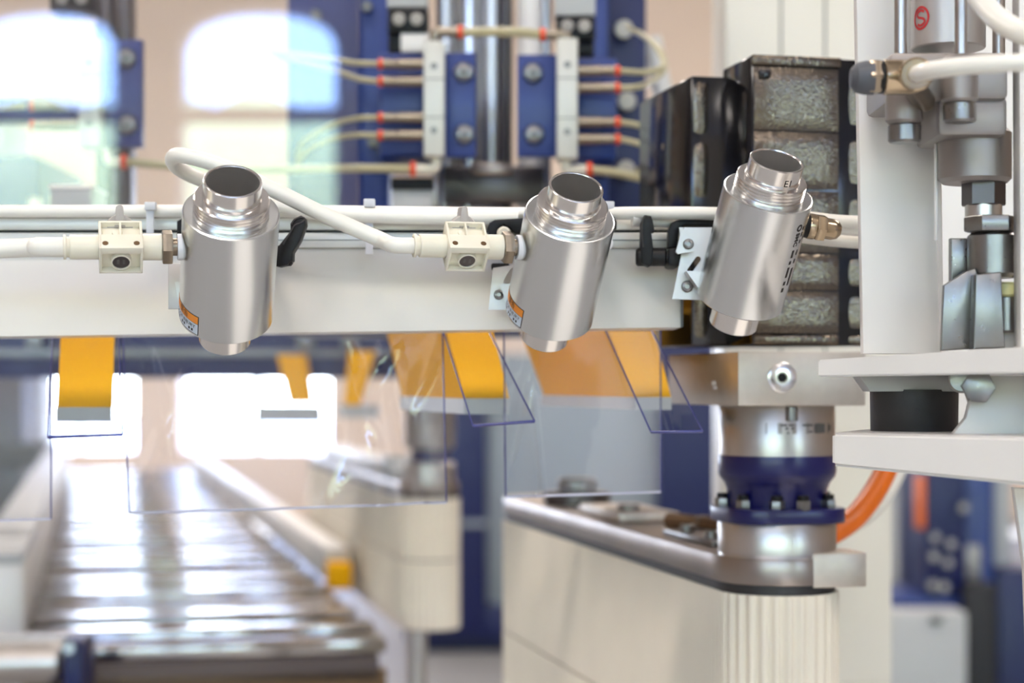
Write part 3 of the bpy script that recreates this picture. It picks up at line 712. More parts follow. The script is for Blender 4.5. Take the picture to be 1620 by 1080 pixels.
# ------------------------------------------------------------------ yellow stops
def stop(xl0, xl1, xr0, xr1, yb, yg, lab, depth=0.24, Y=1.165):
    """front face leans: top edge xl0..xr0 at y 505, foot xl1..xr1 at yb"""
    t = root('yellow_stop', lab, 'stop block', P((xl1 + xr1) / 2, yg, Y), 'yellow stop blocks below the rail')
    Yt = Y + 0.03
    f = [P(xl0, 505, Yt), P(xr0, 505, Yt), P(xr1, yb, Y), P(xl1, yb, Y)]
    g = G(); va = [g.b.verts.new(q) for q in f]; vb = [g.b.verts.new(q + D * depth) for q in f]
    g._f(va); g._f(vb[::-1])
    for i in range(4): g._f([va[i], va[(i + 1) % 4], vb[(i + 1) % 4], vb[i]])
    obj('stop_body', g, M['yellow'], t, ang=0)
    f = [P(xl1, yb, Y), P(xr1, yb, Y), P(xr1, yg, Y), P(xl1, yg, Y)]
    g = G(); va = [g.b.verts.new(q - V((0, .002, 0))) for q in f]; vb = [g.b.verts.new(q + D * (depth + .01)) for q in f]
    g._f(va); g._f(vb[::-1])
    for i in range(4): g._f([va[i], va[(i + 1) % 4], vb[(i + 1) % 4], vb[i]])
    obj('base_plate', g, M['grey'], t, ang=0, label='grey plate under the yellow block')
stop(97, 91, 182, 178, 644, 667, 'yellow stop block above the left guide, leftmost of three', 0.06)
stop(702, 735, 775, 806, 630, 655, 'yellow stop block in the middle, beside the navy cabinet frame')
stop(955, 1004, 1030, 1062, 628, 648, 'yellow stop block closest to the gearbox')

# ------------------------------------------------------------------ black motor, adapter plate, gearbox
t = root('servo_motor', 'glossy black ribbed servo motor housing behind the third amplifier', 'motor', P(1270, 548, 1.15))
O = P(1190, 608, 1.14); MF = mframe(O)      # local: x along the front, y back, z up from eye level
k = 1.14 / F
def mbox(g, x0, x1, z0, z1, y0, y1, bev=0.0): return g.box(((x0 + x1) / 2, (y0 + y1) / 2, (z0 + z1) / 2), (x1 - x0, y1 - y0, z1 - z0), MF, bev)
wd = 0.092
g = G(); mbox(g, 0, wd, 62 * k, 522 * k, 0.0012, 0.055, 0.0015); obj('front_housing', g, M['black_smooth'], t)
g = G(); mbox(g, -0.0242, wd - 0.004, 64 * k, 505 * k, 0.045, 0.16, 0.0015); obj('rear_housing', g, M['black_smooth'], t)
def bulge(x0, x1, z0, z1, y, sag, nx=8, nz=8):
    g = G(); gr = []
    for i in range(nx + 1):
        row = []
        for j in range(nz + 1):
            u, v = i / nx * 2 - 1, j / nz * 2 - 1
            e = 0.0008 if max(abs(u), abs(v)) > 0.999 else 0.0
            row.append(g.b.verts.new(MF @ V((x0 + (x1 - x0) * i / nx, y - sag * (1 - u * u * .6 - v * v * .4) + e, z0 + (z1 - z0) * j / nz))))
        gr.append(row)
    for i in range(nx):
        for j in range(nz): g._f([gr[i][j], gr[i + 1][j], gr[i + 1][j + 1], gr[i][j + 1]])
    ed = [gr[i][0] for i in range(nx + 1)] + [gr[nx][j] for j in range(1, nz + 1)] + [gr[i][nz] for i in range(nx - 1, -1, -1)] + [gr[0][j] for j in range(nz - 1, 0, -1)]
    bk = [g.b.verts.new(v.co + MF.to_3x3() @ V((0, 0.004, 0))) for v in ed]
    for i in range(len(ed)): g._f([ed[i], bk[i], bk[(i + 1) % len(ed)], ed[(i + 1) % len(ed)]])
    return g
rows = [(64, 79), (82, 148), (151, 207), (210, 308), (311, 401), (404, 503)]
for z0, z1 in rows:
    obj('ribbed_panel', bulge(0.0015, 146 * k, z0 * k, z1 * k, 0.0, 0.0011), M['black_gloss'], t)
    obj('ribbed_panel', bulge(149 * k, wd, z0 * k, z1 * k, 0.0015, 0.0008, 4, 6), M['black_gloss'], t)
g = G(); mbox(g, 0, 149 * k, 506 * k, 522 * k, -0.001, 0.004, 0.0008); obj('top_lip', g, M['black_gloss'], t)
for z0, z1 in ((70, 180), (184, 296), (300, 401), (404, 500)):
    g = G(); gg = bulge(-0.0238, -0.0242 + 0.0125, z0 * k, z1 * k, 0.045, 0.0008, 4, 6); obj('rear_ribbed_strip', gg, M['black_gloss'], t)
for i, (x, z) in enumerate(((0.003, 519), (0.052, 521), (0.0535, 520))):
    pass
g = G(); mbox(g, 0.004, 0.011, 484 * k, 498 * k, -0.003, 0.002, 0.0006); obj('latch', g, M['black_smooth'], t)
g = G(); g.cyl(MF @ V((0.055, 0.02, 521 * k)), MF @ V((0.055, 0.02, 527 * k)), 0.003, None, 16); obj('eye_screw', g, M['black_smooth'], t)
g = G(); g.cyl(MF @ V((-0.0242, 0.105, 408 * k)), MF @ V((-0.0246, 0.105, 408 * k)), 0.0022, None, 16); obj('side_screw', g, M['brass_dark'], t)

t = root('adapter_plate', 'tan machined aluminium adapter block under the black motor', 'block', P(1270, 640, 1.15))
O2 = P(1168, 608, 1.13); MF2 = mframe(O2); k2 = 1.13 / F
g = G(); g.box((0.041, 0.07, (52 - 34) / 2 * k2), (0.082, 0.14, 86 * k2), MF2, 0.0007); obj('block_body', g, M['alu_warm'], t)
pc = MF2 @ V((S(73, 1.13), 0, S(11, 1.13)))
g = G().lathe([(0.0, -0.001), (S(24, 1.13), -0.001), (S(24, 1.13), 0.0008), (S(22, 1.13), 0.0012), (S(9, 1.13), 0.0012), (S(8.5, 1.13), -0.0004), (0, -0.0004)], axis_frame(pc, -D), 40)
pl = obj('screw_plug', g, M['alu_shiny'], t)
obj('hex_socket', G().hexa(pc - D * 0.00045 * -1, pc - D * 0.0006, S(8, 1.13), 0.3), M['black'], pl)
g = G()
for i, (a, b) in enumerate(((0, 6), (8, 11), (14, 18))): g.box((-0.00005, 0.05 - S(a + 4, 1.2), S(2, 1.2)), (0.0001, S(b - a, 1.2), S(6, 1.2)), MF2)
g.box((-0.00005, 0.043, S(-5, 1.2)), (0.0001, S(18, 1.2), S(4, 1.2)), MF2)
obj('stamped_mark', g, M['washer'], t, ang=0)

GC = P(1229, 608, 1.185); GZ = lambda py: EYE + (HY - py) / F * 1.185
gx, gy = GC.x, GC.y
def ax(pr): return [(S(r, 1.185), GZ(py)) for r, py in pr]
AXM = Matrix.Translation(V((gx, gy, 0)))
t = root('planetary_gearbox', 'silver and deep blue planetary gearbox between adapter block and belt drive', 'gearbox', (gx, gy, GZ(826)))
obj('silver_housing', G().lathe(ax([(0, 641), (90, 641), (91, 643), (91, 719), (90, 720), (0, 720)]), AXM, 80), M['steel'], t)
obj('blue_housing', G().lathe(ax([(0, 719), (92.5, 719), (93, 721), (93, 745), (91, 752), (83, 762), (79, 772), (78, 802), (0, 803)]), AXM, 80), M['blue_deep'], t)
fl = [(92, 0), (92, 62), (72, 92), (-72, 92), (-92, 62), (-92, -62), (-72, -92), (72, -92), (92, -62)]
KM = mframe(V((gx, gy, 0)))
def rrect(w, r, n=8):
    out = []
    for cx, cy, a0 in ((w - r, w - r, 0), (-w + r, w - r, 90), (-w + r, -w + r, 180), (w - r, -w + r, 270)):
        for i in range(n + 1):
            a = math.radians(a0 + 90 * i / n); out.append((cx + r * math.cos(a), cy + r * math.sin(a)))
    return out
obj('blue_flange', G().prism([(S(a, 1.185), S(b, 1.185)) for a, b in rrect(95, 58)], GZ(823), GZ(800), KM, 0.0008), M['blue_deep'], t)
for a in (225, 262, 290, 330, 20, 70, 120, 180):
    p = V((gx + math.cos(math.radians(a)) * S(86, 1.185), gy + math.sin(math.radians(a)) * S(86, 1.185), 0))
    b = obj('flange_nut', G().hexa(p + V((0, 0, GZ(802))), p + V((0, 0, GZ(787))), S(12, 1.185), a * 0.1, 0.0003), M['zinc'], t)
    obj('screw_end', G().cyl(p + V((0, 0, GZ(790))), p + V((0, 0, GZ(779))), S(9, 1.185), None, 16, 0.0004), M['black'], b)
yy = gy - S(90.8, 1.185)
nb = obj('housing_screw', G().cyl((gx + S(10, 1.185), yy + 0.001, GZ(664)), (gx + S(10, 1.185), yy + 0.001, GZ(642)), S(10, 1.185), None, 20, 0.0004), M['zinc'], t)
RR = S(91, 1.185)
g = G()
def arc_rect(x0, x1, y0, y1):
    a0 = -math.pi / 2 + math.asin((x0 - 1229) / 91); a1 = -math.pi / 2 + math.asin(min(0.99, (x1 - 1229) / 91))
    b = curved_patch(RR, a0, a1, GZ(y1), GZ(y0), 6, 0.00012); g._merge(b.b.copy(), AXM); b.b.free()
arc_rect(1199, 1312, 667, 684); obj('type_plate', g, M['alu_cast'], t, label='grey printed type strip')
RR += 0.00014; g = G()
for r_ in ((1222, 1232, 669, 672), (1234, 1241, 669, 672), (1229, 1234, 674, 677), (1238, 1242, 674, 677), (1232, 1235, 681, 684), (1256, 1273, 669, 672), (1276, 1294, 668, 683), (1300, 1305, 670, 680), (1266, 1273, 679, 682)): arc_rect(*r_)
obj('type_print', g, M['ink_grey'], t, ang=0)

# belt drive
def stadium(R, L, n, ribs=0, amp=0.0):
    """outline from the near pulley (origin) back along +y by L"""
    pts = []; per = 2 * L + 2 * math.pi * R; N = n
    for i in range(N):
        s = per * i / N
        if s < L: p = V((-R, s)); nn = V((-1, 0))
        elif s < L + math.pi * R:
            a = math.pi - (s - L) / R; p = V((R * math.cos(a), L + R * math.sin(a))); nn = V((math.cos(a), math.sin(a)))
        elif s < 2 * L + math.pi * R: p = V((R, L - (s - L - math.pi * R))); nn = V((1, 0))
        else:
            a = -(s - 2 * L - math.pi * R) / R; p = V((R * math.cos(a), R * math.sin(a))); nn = V((math.cos(a), math.sin(a)))
        if ribs:
            ph = (s / per * ribs) % 1.0; q = amp * (math.sin(math.pi * min(1, ph / 0.72)) ** 0.5 if ph < 0.72 else 0.0); p = p + nn * q if amp else p
        pts.append((p.x, p.y))
    return pts
def belt_drive(cx, cy, R, L, z_top, heights, plate_t, label, ribs, sc, extras=True):
    t = root('belt_drive', label, 'belt drive', (cx, cy, z_top - sum(heights)), 'upright belt drives')
    Mb = mframe(V((cx, cy, 0))); z = z_top
    obj('top_plate', G().prism(stadium(R * 1.02, L, 90), z, z + plate_t, Mb, 0.0008), M['steel_plate'], t)
    obj('belt_rim', G().prism(stadium(R * 0.97, L, 90), z - 0.006 * sc, z, Mb), M['rubber'], t)
    z -= 0.006 * sc
    for h in heights:
        obj('ribbed_belt', G().prism(stadium(R * 0.965, L, ribs * 7, ribs, 0.0026 * sc), z - h, z, Mb), M['belt'], t, ang=50)
        z -= h
        obj('belt_gap', G().prism(stadium(R * 0.93, L, 90), z - 0.0022 * sc, z, Mb), M['rubber'], t); z -= 0.0022 * sc
    return t
zt = EYE - 0.1235
b1 = belt_drive(gx, gy, 0.0375, 0.63, zt, (0.104, 0.11), 0.0165, 'upright belt drive with cream ribbed belts under the gearbox, nearest', 192, 1.0)
obj('bearing_disc', G().lathe(ax([(0, 823), (92, 823), (93, 825), (93, 871), (0, 872)]), AXM, 80), M['steel'], b1)
obj('bearing_ring', G().lathe(ax([(0, 870), (91, 870), (92, 872), (92, 917), (0, 918)]), AXM, 80), M['steel'], b1)
g = G(); g.box((S(72, 1.13), -S(56, 1.13), (GZ(868) + GZ(921)) / 2), (S(92, 1.13), S(80, 1.13), GZ(868) - GZ(921)), mframe(V((gx, gy, 0))), 0.0008)
obj('clamp_jaw', g, M['alu_warm'], b1)
obj('black_ring', G().lathe(ax([(0, 916), (88, 916), (88, 931), (0, 932)]), AXM, 60), M['black'], b1)
# fittings on top of the plate
zp = zt + 0.0165
def on_plate(x, y, z=0): return mframe(V((gx, gy, zp))) @ V((x, y, z))
t = root('threaded_stud', 'brown threaded stud lying on the steel plate of the near belt drive', 'stud', on_plate(0.0, 0.10))
obj('stud_shank', G().cyl(on_plate(0.02, 0.125, 0.0065), on_plate(-0.005, 0.21, 0.0065), 0.006, None, 16, 0.001), M['copper'], t)
obj('stud_nut', G().hexa(on_plate(0.008, 0.165, 0.0065), on_plate(0.006, 0.173, 0.0065), 0.0068, 0.52), M['brass_dark'], t)
t = root('tension_plate', 'thin zinc tension plate with screws on the near belt drive', 'plate', on_plate(0.0, 0.08))
g = G(); g.box((0.004, 0.11, 0.002), (0.056, 0.11, 0.004), mframe(V((gx, gy, zp))), 0.0008); obj('plate_sheet', g, M['zinc'], t)
for x, y in ((-0.016, 0.08), (0.01, 0.09), (-0.014, 0.14)):
    b = obj('plate_screw', G().cyl(on_plate(x, y, 0.0038), on_plate(x, y, 0.009), 0.005, None, 16, 0.0006), M['zinc'], t)
    obj('socket', G().hexa(on_plate(x, y, 0.0088), on_plate(x, y, 0.0092), 0.0025), M['black'], b)
t = root('idler_fitting', 'dark idler fitting at the far end of the near belt drive plate', 'fitting', on_plate(0, 0.5))
obj('fitting_base', G().cyl(on_plate(0, 0.50, 0), on_plate(0, 0.50, 0.012), 0.03, None, 24, 0.001), M['steel_dark'], t)
obj('fitting_cap', G().cyl(on_plate(0, 0.50, 0.012), on_plate(0, 0.50, 0.024), 0.018, None, 24, 0.002), M['zinc'], t)
t = root('idler_fitting', 'pale flat idler fitting near the middle of the near belt drive plate', 'fitting', on_plate(0.0, 0.33))
g = G(); g.box((-0.002, 0.33, 0.0044), (0.05, 0.12, 0.008), mframe(V((gx, gy, zp))), 0.002); obj('fitting_base', g, M['alu_warm'], t)
obj('fitting_cap', G().cyl(on_plate(-0.01, 0.30, 0.008), on_plate(-0.01, 0.30, 0.013), 0.009, None, 20, 0.001), M['zinc'], t)

# second, farther belt drive
c2 = P(680, 608, 2.55)
zt2 = EYE - (783 - 608) / F * 2.5
b2 = belt_drive(c2.x, c2.y, 0.040, 1.1, zt2, (0.082, 0.092), 0.014, 'upright belt drive with tan ribbed belts beside the slatted table', 240, 1.0)
t = root('drive_cover', 'white cover bar lying along the farther belt drive', 'cover', (c2.x, c2.y, zt2))
g = G(); g.box((-0.012, 0.52, 0.026), (0.045, 0.8, 0.022), mframe(V((c2.x, c2.y, zt2))), 0.005); obj('cover_bar', g, M['white'], t)
obj('cover_clip', G().box((-0.012, 0.16, 0.03), (0.052, 0.03, 0.03), mframe(V((c2.x, c2.y, zt2))), 0.003), M['grey'], t)
t = root('small_gear_motor', 'dark blue small gear motor on the far belt drive behind the clear sheet', 'motor', (c2.x, c2.y, zt2))
obj('motor_flange', G().cyl((c2.x, c2.y, zt2 + 0.012), (c2.x, c2.y, zt2 + 0.042), 0.034, None, 32, 0.002), M['steel'], t)
obj('motor_neck', G().cyl((c2.x, c2.y, zt2 + 0.04), (c2.x, c2.y, zt2 + 0.062), 0.026, None, 32), M['blue_deep'], t)
obj('motor_can', G().cyl((c2.x, c2.y, zt2 + 0.06), (c2.x, c2.y, zt2 + 0.12), 0.034, None, 32, 0.002), M['alu_cast'], t)
zb2 = zt2 - 0.006 - 0.082 - 0.0022 - 0.092 - 0.0022
obj('leg_post', G().cyl((c2.x - 0.02, c2.y + 0.05, 0), (c2.x - 0.02, c2.y + 0.05, zb2), 0.014), M['steel'], b2)
obj('leg_plate', G().box((c2.x - 0.02, c2.y + 0.05, 0.006), (0.1, 0.1, 0.012)), M['steel'], b2)
zb1 = zt - 0.006 - 0.104 - 0.0022 - 0.11 - 0.0022
obj('leg_post', G().cyl((gx - 0.05, gy + 0.3, 0), (gx - 0.05, gy + 0.3, zb1), 0.02), M['steel'], b1)

# ------------------------------------------------------------------ columns and hoses at right
t = root('machine_column', 'broad white machine column standing behind motor and gearbox', 'column', P(1280, 1080, 1.75))
Yc = 1.75
g = pb(1148, -160, 1411, 1080, Yc, 0.12, 0.002); obj('column_body', g, M['white_col'], t)
obj('column_groove', pb(1234, -160, 1237, 1080, Yc - 0.0006, 0.002), M['slot'], t)
obj('column_groove', pb(1304, -160, 1307, 1080, Yc - 0.0006, 0.002), M['slot'], t)
obj('side_panel', pb(1411, -160, 1640, 735, Yc + 0.03, 0.05, 0.002), M['white'], t)
bz = P(0, 1080, Yc).z
obj('column_foot', G().box((P(1280, 0, Yc).x, Yc + 0.06, bz / 2), (0.155, 0.12, bz)), M['white_col'], t)
hose('orange_cable', [P(1428, 640, 1.32), P(1410, 720, 1.3), P(1385, 775, 1.28), P(1350, 820, 1.26), P(1305, 850, 1.25), P(1280, 868, 1.25)], S(18, 1.28), M['orange'], 'thick orange cable curving from the gearbox up behind the white plate', 'cable')
hose('cable_conduit', [P(1462, 640, 1.42), P(1428, 720, 1.41), P(1402, 775, 1.40), P(1366, 815, 1.39), P(1330, 838, 1.5), P(1320, 842, 1.76)], S(17, 1.33), M['hose'], 'pale cable running behind the orange cable', 'cable')
t = root('dark_strip_column', 'thin dark profile left of the broad white column', 'profile', P(1141, 1080, 1.9))
obj('strip', G().box((P(1142, 0, 1.85).x, 1.87, 1.0), (S(9, 1.85), 0.04, 2.0)), M['slot'], t)

# ------------------------------------------------------------------ right-hand cylinder station
YP = 0.94
t = root('white_stand', 'white welded stand with two shelves at the right edge', 'stand', P(1480, 760, YP))
obj('upright', plate([(1347, -160), (1478, -160), (1488, 560), (1361, 560)], YP, 0.008, 0.0006), M['white'], t)
obj('upright_edge', plate([(1477, 225), (1484, 225), (1492, 560), (1487, 560)], YP - 0.008, 0.003), M['white'], t)
obj('right_upright', plate([(1600, -160), (1760, -160), (1760, 800), (1604, 560)], 0.88, 0.012, 0.0006), M['white'], t)
def shelf(g, a, b, th0, dep, YA, YB):
    """shelf plate whose front edge runs from pixel a at depth YA to pixel b at depth YB"""
    p, q = P(a[0], a[1], YA), P(b[0], b[1], YB); p2, q2 = P(a[0], a[2], YA), P(b[0], b[2], YB); bk = V((0.05, dep, 0))
    vs = [g.b.verts.new(v) for v in (p2, q2, q, p)]; vb = [g.b.verts.new(v + bk) for v in (p2, q2, q, p)]
    g._f(vs); g._f(vb[::-1])
    for i in range(4): g._f([vs[i], vs[(i + 1) % 4], vb[(i + 1) % 4], vb[i]])
    return g
g = shelf(G(), (1294, 569, 596), (1760, 540, 588), 0, 0.11, 0.93, 0.80); bmesh.ops.bevel(g.b, geom=list(g.b.edges), offset=0.0007, segments=2, affect='EDGES'); obj('upper_shelf', g, M['white'], t)
g = shelf(G(), (1316, 684, 737), (1760, 694, 782), 0, 0.12, 0.92, 0.80); bmesh.ops.bevel(g.b, geom=list(g.b.edges), offset=0.0016, segments=3, affect='EDGES'); obj('lower_shelf', g, M['white'], t)
obj('shelf_rib', plate([(1347, 594), (1530, 594), (1530, 619), (1365, 619)], 0.955, 0.02, 0.0005), M['grey'], t)
obj('gusset', plate([(1516, 594), (1640, 594), (1660, 700), (1500, 690), (1524, 660), (1530, 636)], 0.90, 0.006, 0.0005), M['white'], t)
obj('small_shelf', plate([(1570, 520), (1640, 520), (1640, 560), (1570, 560)], 0.90, 0.01, 0.0005), M['white'], t)
obj('right_edge_panel', plate([(1599, 770), (1760, 780), (1760, 1200), (1628, 1200), (1616, 900)], 0.9, 0.006, 0.0005), M['white'], t)
t = root('rubber_buffer', 'dark rubber buffer cylinder between the two white shelves', 'buffer', P(1447, 684, 0.94))
pA = P(1446, 686, 0.955); pB = P(1446, 616, 0.955)
obj('buffer_body', G().lathe([(0, 0), (S(66, .955), 0), (S(68, .955), 0.001), (S(69, .955), (pB - pA).length), (0, (pB - pA).length)], Matrix.Translation(pA), 48), M['rubber'], t)

t = root('pneumatic_cylinder', 'upright pneumatic cylinder with grey end cap on the white stand', 'cylinder', P(1510, 560, 0.9))
Yq = 0.895
cx = lambda px, Y=Yq: P(px, 0, Y).x
def vcyl(px, y0, y1, rpx, Y=Yq, n=40, bev=0.0006, g=None): return (g or G()).cyl(P(px, y1, Y), P(px, y0, Y), S(rpx, Y), None, n, bev)
obj('barrel', vcyl(1500, -160, 78, 58, 0.91, 60), M['alu_barrel'], t)
for px, Y in ((1425, 0.885), (1520, 0.86), (1580, 0.91)): obj('tie_rod', vcyl(px, -160, 100, 10, Y, 20), M['steel'], t)
def capshape(px0, y0, px1, y1, Y, dep): return pb(px0, y0, px1, y1, Y, dep, 0.003)
obj('end_cap', capshape(1408, 82, 1596, 158, 0.868, 0.06), M['alu_cast'], t)
for px, y0, y1, Y in ((1430, 120, 198, 0.872), (1518, 88, 165, 0.852)): obj('cap_boss', vcyl(px, y0, y1, 29, Y, 32, 0.002), M['alu_cast'], t)
for px, y0, y1, Y in ((1431, 196, 226, 0.872), (1518, 162, 194, 0.852)):
    b = obj('cap_screw', vcyl(px, y0, y1, 26, Y, 28, 0.001), M['zinc'], t)
obj('cap_body', capshape(1484, 150, 1595, 215, 0.872, 0.05), M['alu_cast'], t)
obj('guide_neck', vcyl(1542, 205, 290, 57, 0.895, 48, 0.002), M['alu_cast'], t)
obj('piston_rod', vcyl(1556, 285, 345, 29, 0.895, 36), M['steel'], t)
obj('rod_flat', vcyl(1556, 288, 326, 34, 0.895, 6), M['steel_dark'], t)
obj('lock_nut', G().hexa(P(1566, 367, 0.885), P(1566, 342, 0.885), S(41, 0.885), 0.25, 0.0008), M['zinc'], t)
obj('rod_clevis', vcyl(1571, 367, 440, 40, 0.89, 40, 0.002), M['zinc'], t)
obj('clevis_arm', plate([(1534, 436), (1574, 432), (1580, 551), (1530, 553)], 0.885, 0.012, 0.0008), M['zinc'], t)
obj('linkage_plate', plate([(1490, 452), (1524, 430), (1540, 424), (1546, 440), (1536, 552), (1486, 555)], 0.885, 0.004, 0.0008), M['zinc'], t)
obj('linkage_ear', plate([(1500, 378), (1534, 378), (1534, 436), (1500, 446)], 0.90, 0.006, 0.0008), M['zinc'], t)
obj('yellow_ring', vcyl(1590, 447, 470, 26, 0.89, 32, 0.001), M['lite_yellow'], t)
obj('lower_pin', vcyl(1592, 468, 526, 24, 0.89, 32, 0.001), M['zinc'], t)
obj('pivot_bolt', G().hexa(P(1548, 612, 0.895), P(1548, 612, 0.875), S(27, 0.885), 0.2, 0.0008), M['zinc'], t)
obj('pivot_nut', G().cyl(P(1522, 600, 0.90), P(1522, 600, 0.885), S(22, 0.885), None, 28, 0.001), M['zinc'], t)
obj('thin_rod', vcyl(1481, 215, 380, 3, 0.90, 10, 0.0), M['white'], t)
# red round emblem on the barrel
g = G(); RB = S(58, .91); th0 = -math.pi / 2 - 1.03
def em(dx, dz):
    a = th0 + dx / RB; return V((math.cos(a) * (RB + 0.00015), math.sin(a) * (RB + 0.00015), dz))
cz = P(0, 28, 0.9).z; EM = Matrix.Translation(V((P(1500, 0, .91).x, 0.91, cz))); N = 24
for i in range(N):
    a, b = 2 * math.pi * i / N, 2 * math.pi * (i + 1) / N; q = []
    for an, rr in ((a, 1), (b, 1), (b, .78), (a, .78)): q.append(g.b.verts.new(EM @ em(0.0052 * rr * math.cos(an), 0.0058 * rr * math.sin(an))))
    g._f(q)
sp = [(0.0022, 0.0028), (0.0, 0.0036), (-0.0024, 0.0024), (-0.0018, 0.0006), (0.0018, -0.0006), (0.0024, -0.0024), (0.0, -0.0036), (-0.0022, -0.0028)]
sp = [(v.x, v.y) for v in catmull([(a, b, 0) for a, b in sp], 4)]
for (xa, za), (xb, zb) in zip(sp, sp[1:]):
    d = V((xb - xa, zb - za)).normalized(); n = V((-d.y, d.x)) * 0.0006
    g._f([g.b.verts.new(EM @ em(*p)) for p in ((xa + n.x, za + n.y), (xb + n.x, zb + n.y), (xb - n.x, zb - n.y), (xa - n.x, za - n.y))])
obj('emblem', g, M['red'], t, ang=0, label='red round emblem')

t = root('elbow_fitting', 'brass elbow fitting with grey cap on the cylinder end cap', 'fitting', P(1430, 150, 0.85))
Ye = 0.842
pp = lambda px, py, Y=Ye: P(px, py, Y)
obj('grey_cap', G().lathe([(0, 0), (S(14, Ye), 0.0004), (S(24, Ye), 0.003), (S(27, Ye), 0.007), (S(27, Ye), 0.0105), (0, 0.0105)], axis_frame(pp(1344, 123), (1, 0, 0)), 36), M['graycap'], t)
obj('cap_nut', G().hexa(pp(1372, 122), pp(1393, 122), S(29, Ye), 0.3, 0.0008), M['brass_dark'], t)
obj('seal_ring', G().cyl(pp(1390, 122), pp(1397, 122), S(26, Ye), None, 28), M['black'], t)
obj('elbow_body', G().lathe([(0, 0), (S(24, Ye), 0), (S(28, Ye), 0.001), (S(28, Ye), 0.012), (S(24, Ye), 0.016), (0, 0.018)], axis_frame(pp(1396, 122), (1, 0, 0)), 36), M['brass'], t)
obj('collet', G().cyl(pp(1446, 118, 0.842), pp(1450, 117.5, 0.818), S(26, Ye), None, 32, 0.001), M['brass'], t)
obj('stem', G().cyl(pp(1440, 130), pp(1462, 160, 0.87), S(18, Ye)), M['brass_dark'], t)
hose('air_hose', [P(1449, 118, 0.835), P(1455, 116, 0.80), P(1475, 111, 0.775), P(1540, 103, 0.76), P(1640, 98, 0.75), P(1750, 96, 0.75)], 0.0036, M['hose'], 'white hose crossing the grey cylinder cap to the right edge', group='white air hoses')
hose('air_hose', [P(1520, -60, 0.83), P(1552, 0, 0.82), P(1590, 38, 0.80), P(1650, 62, 0.78), P(1740, 76, 0.78)], 0.0050, M['hose'], 'white hose arching through the top right corner', group='white air hoses')

# ------------------------------------------------------------------ valve manifolds at the back
YV = 1.5
def manifold(xb0, xb1, xp0, xp1, yb0, yb1, yp0, yp1, side, fits, bolts, label, full=True, x_end=None):
    t = root('valve_manifold', label, 'manifold', P((xb0 + xb1) / 2, yb1, YV), 'pneumatic valve manifolds on blue plates')
    obj('blue_plate', pb(xp0, yp0, xp1, yp1, YV, 0.012, 0.001), M['blue'], t)
    for px, py in bolts:
        mm = axis_frame(P(px, py, YV), V((0, -1, 0))); r = S(16, YV)
        b = obj('plate_bolt', G().lathe([(0, -0.001), (r, -0.001), (r, 0.0015), (r * 0.8, 0.0045), (r * 0.45, 0.0055), (0, 0.0055)], mm, 24), M['zinc'], t)
        obj('bolt_socket', G().hexa(P(px, py, YV - 0.0050), P(px, py, YV - 0.0057), r * 0.35), M['steel_dark'], b)
    obj('valve_bar', pb(xb0, yb0, xb1, yb1, YV - 0.018, 0.03, 0.001), M['valve'], t)
    n = 3
    for i in range(1, n): obj('bar_joint', pb(xb0 - 0.3, yb0 + (yb1 - yb0) * i / n - 0.8, xb1 + 0.3, yb0 + (yb1 - yb0) * i / n + 0.8, YV - 0.0183, 0.002), M['slot'], t)
    for f in (0.22, 0.78): obj('bar_screw', G().cyl(P((xb0 + xb1) / 2, yb0 + (yb1 - yb0) * f, YV - 0.017), P((xb0 + xb1) / 2, yb0 + (yb1 - yb0) * f, YV - 0.0192), S(5, YV), None, 16), M['zinc'], t)
    xs = xb0 if side < 0 else xb1
    for y in fits:
        p0 = P(xs, y, YV - 0.006); xe = x_end or xs + side * 66
        p1 = P(xe - side * 8, y, YV - 0.006)
        b = obj('push_fitting', G().lathe([(0, 0), (S(8.5, YV), 0), (S(8.5, YV), (p1 - p0).length * 0.62), (S(7, YV), (p1 - p0).length * 0.64), (S(7.6, YV), (p1 - p0).length * 0.7), (S(7.6, YV), (p1 - p0).length), (0, (p1 - p0).length)], axis_frame(p0, p1 - p0), 20), M['brass_dark'], t)
        obj('red_collet', G().cyl(p1, P(xe, y, YV - 0.006), S(8.5, YV), None, 20, 0.0006), M['redring'], b)
    return t
m1 = manifold(670, 703, 700, 753, 64, 246, 83, 248, -1, (101, 129, 186, 214), ((734, 115), (735, 213)), 'pneumatic valve manifold left of the steel guide, fittings pointing left', x_end=598)
m2 = manifold(881, 914, 818, 884, 60, 250, 86, 247, 1, (112, 139, 193, 220), ((843, 116), (845, 213)), 'pneumatic valve manifold right of the steel guide, fittings pointing right', x_end=981)
m3 = manifold(124, 158, 150, 224, 60, 232, 62, 232, -1, (168, 198), ((200, 93), (202, 198)), 'pneumatic valve manifold before the arched window at far left', x_end=47)
def knobs(t, x0, y0, x1, y1, Y):
    b = obj('switch_block', pb(x0, y0, x1, y1, Y, 0.03, 0.002), M['black'], t)
    for f in (0.28, 0.72): obj('switch_knob', G().cyl(P(x0 + (x1 - x0) * f, (y0 + y1) / 2 - 2, Y), P(x0 + (x1 - x0) * f, (y0 + y1) / 2 - 2, Y - 0.004), S(10, Y), None, 20, 0.0008), M['grey_knob'], b)
knobs(m1, 613, 12, 677, 52, YV + 0.01); obj('plug_socket', pb(634, 50, 678, 82, YV + 0.012, 0.02, 0.001), M['white'], m1)
obj('plug_back', pb(614, 48, 640, 82, YV + 0.02, 0.02, 0.001), M['black'], m1)
obj('solenoid', pb(612, -60, 676, 11, YV + 0.01, 0.03, 0.001), M['grey'], m1)
knobs(m2, 880, 24, 942, 62, YV + 0.01); obj('plug_back', pb(900, 60, 940, 88, YV + 0.02, 0.02, 0.002), M['black'], m2)
obj('solenoid', pb(878, -60, 942, 24, YV + 0.008, 0.03, 0.001), M['grey'], m2)
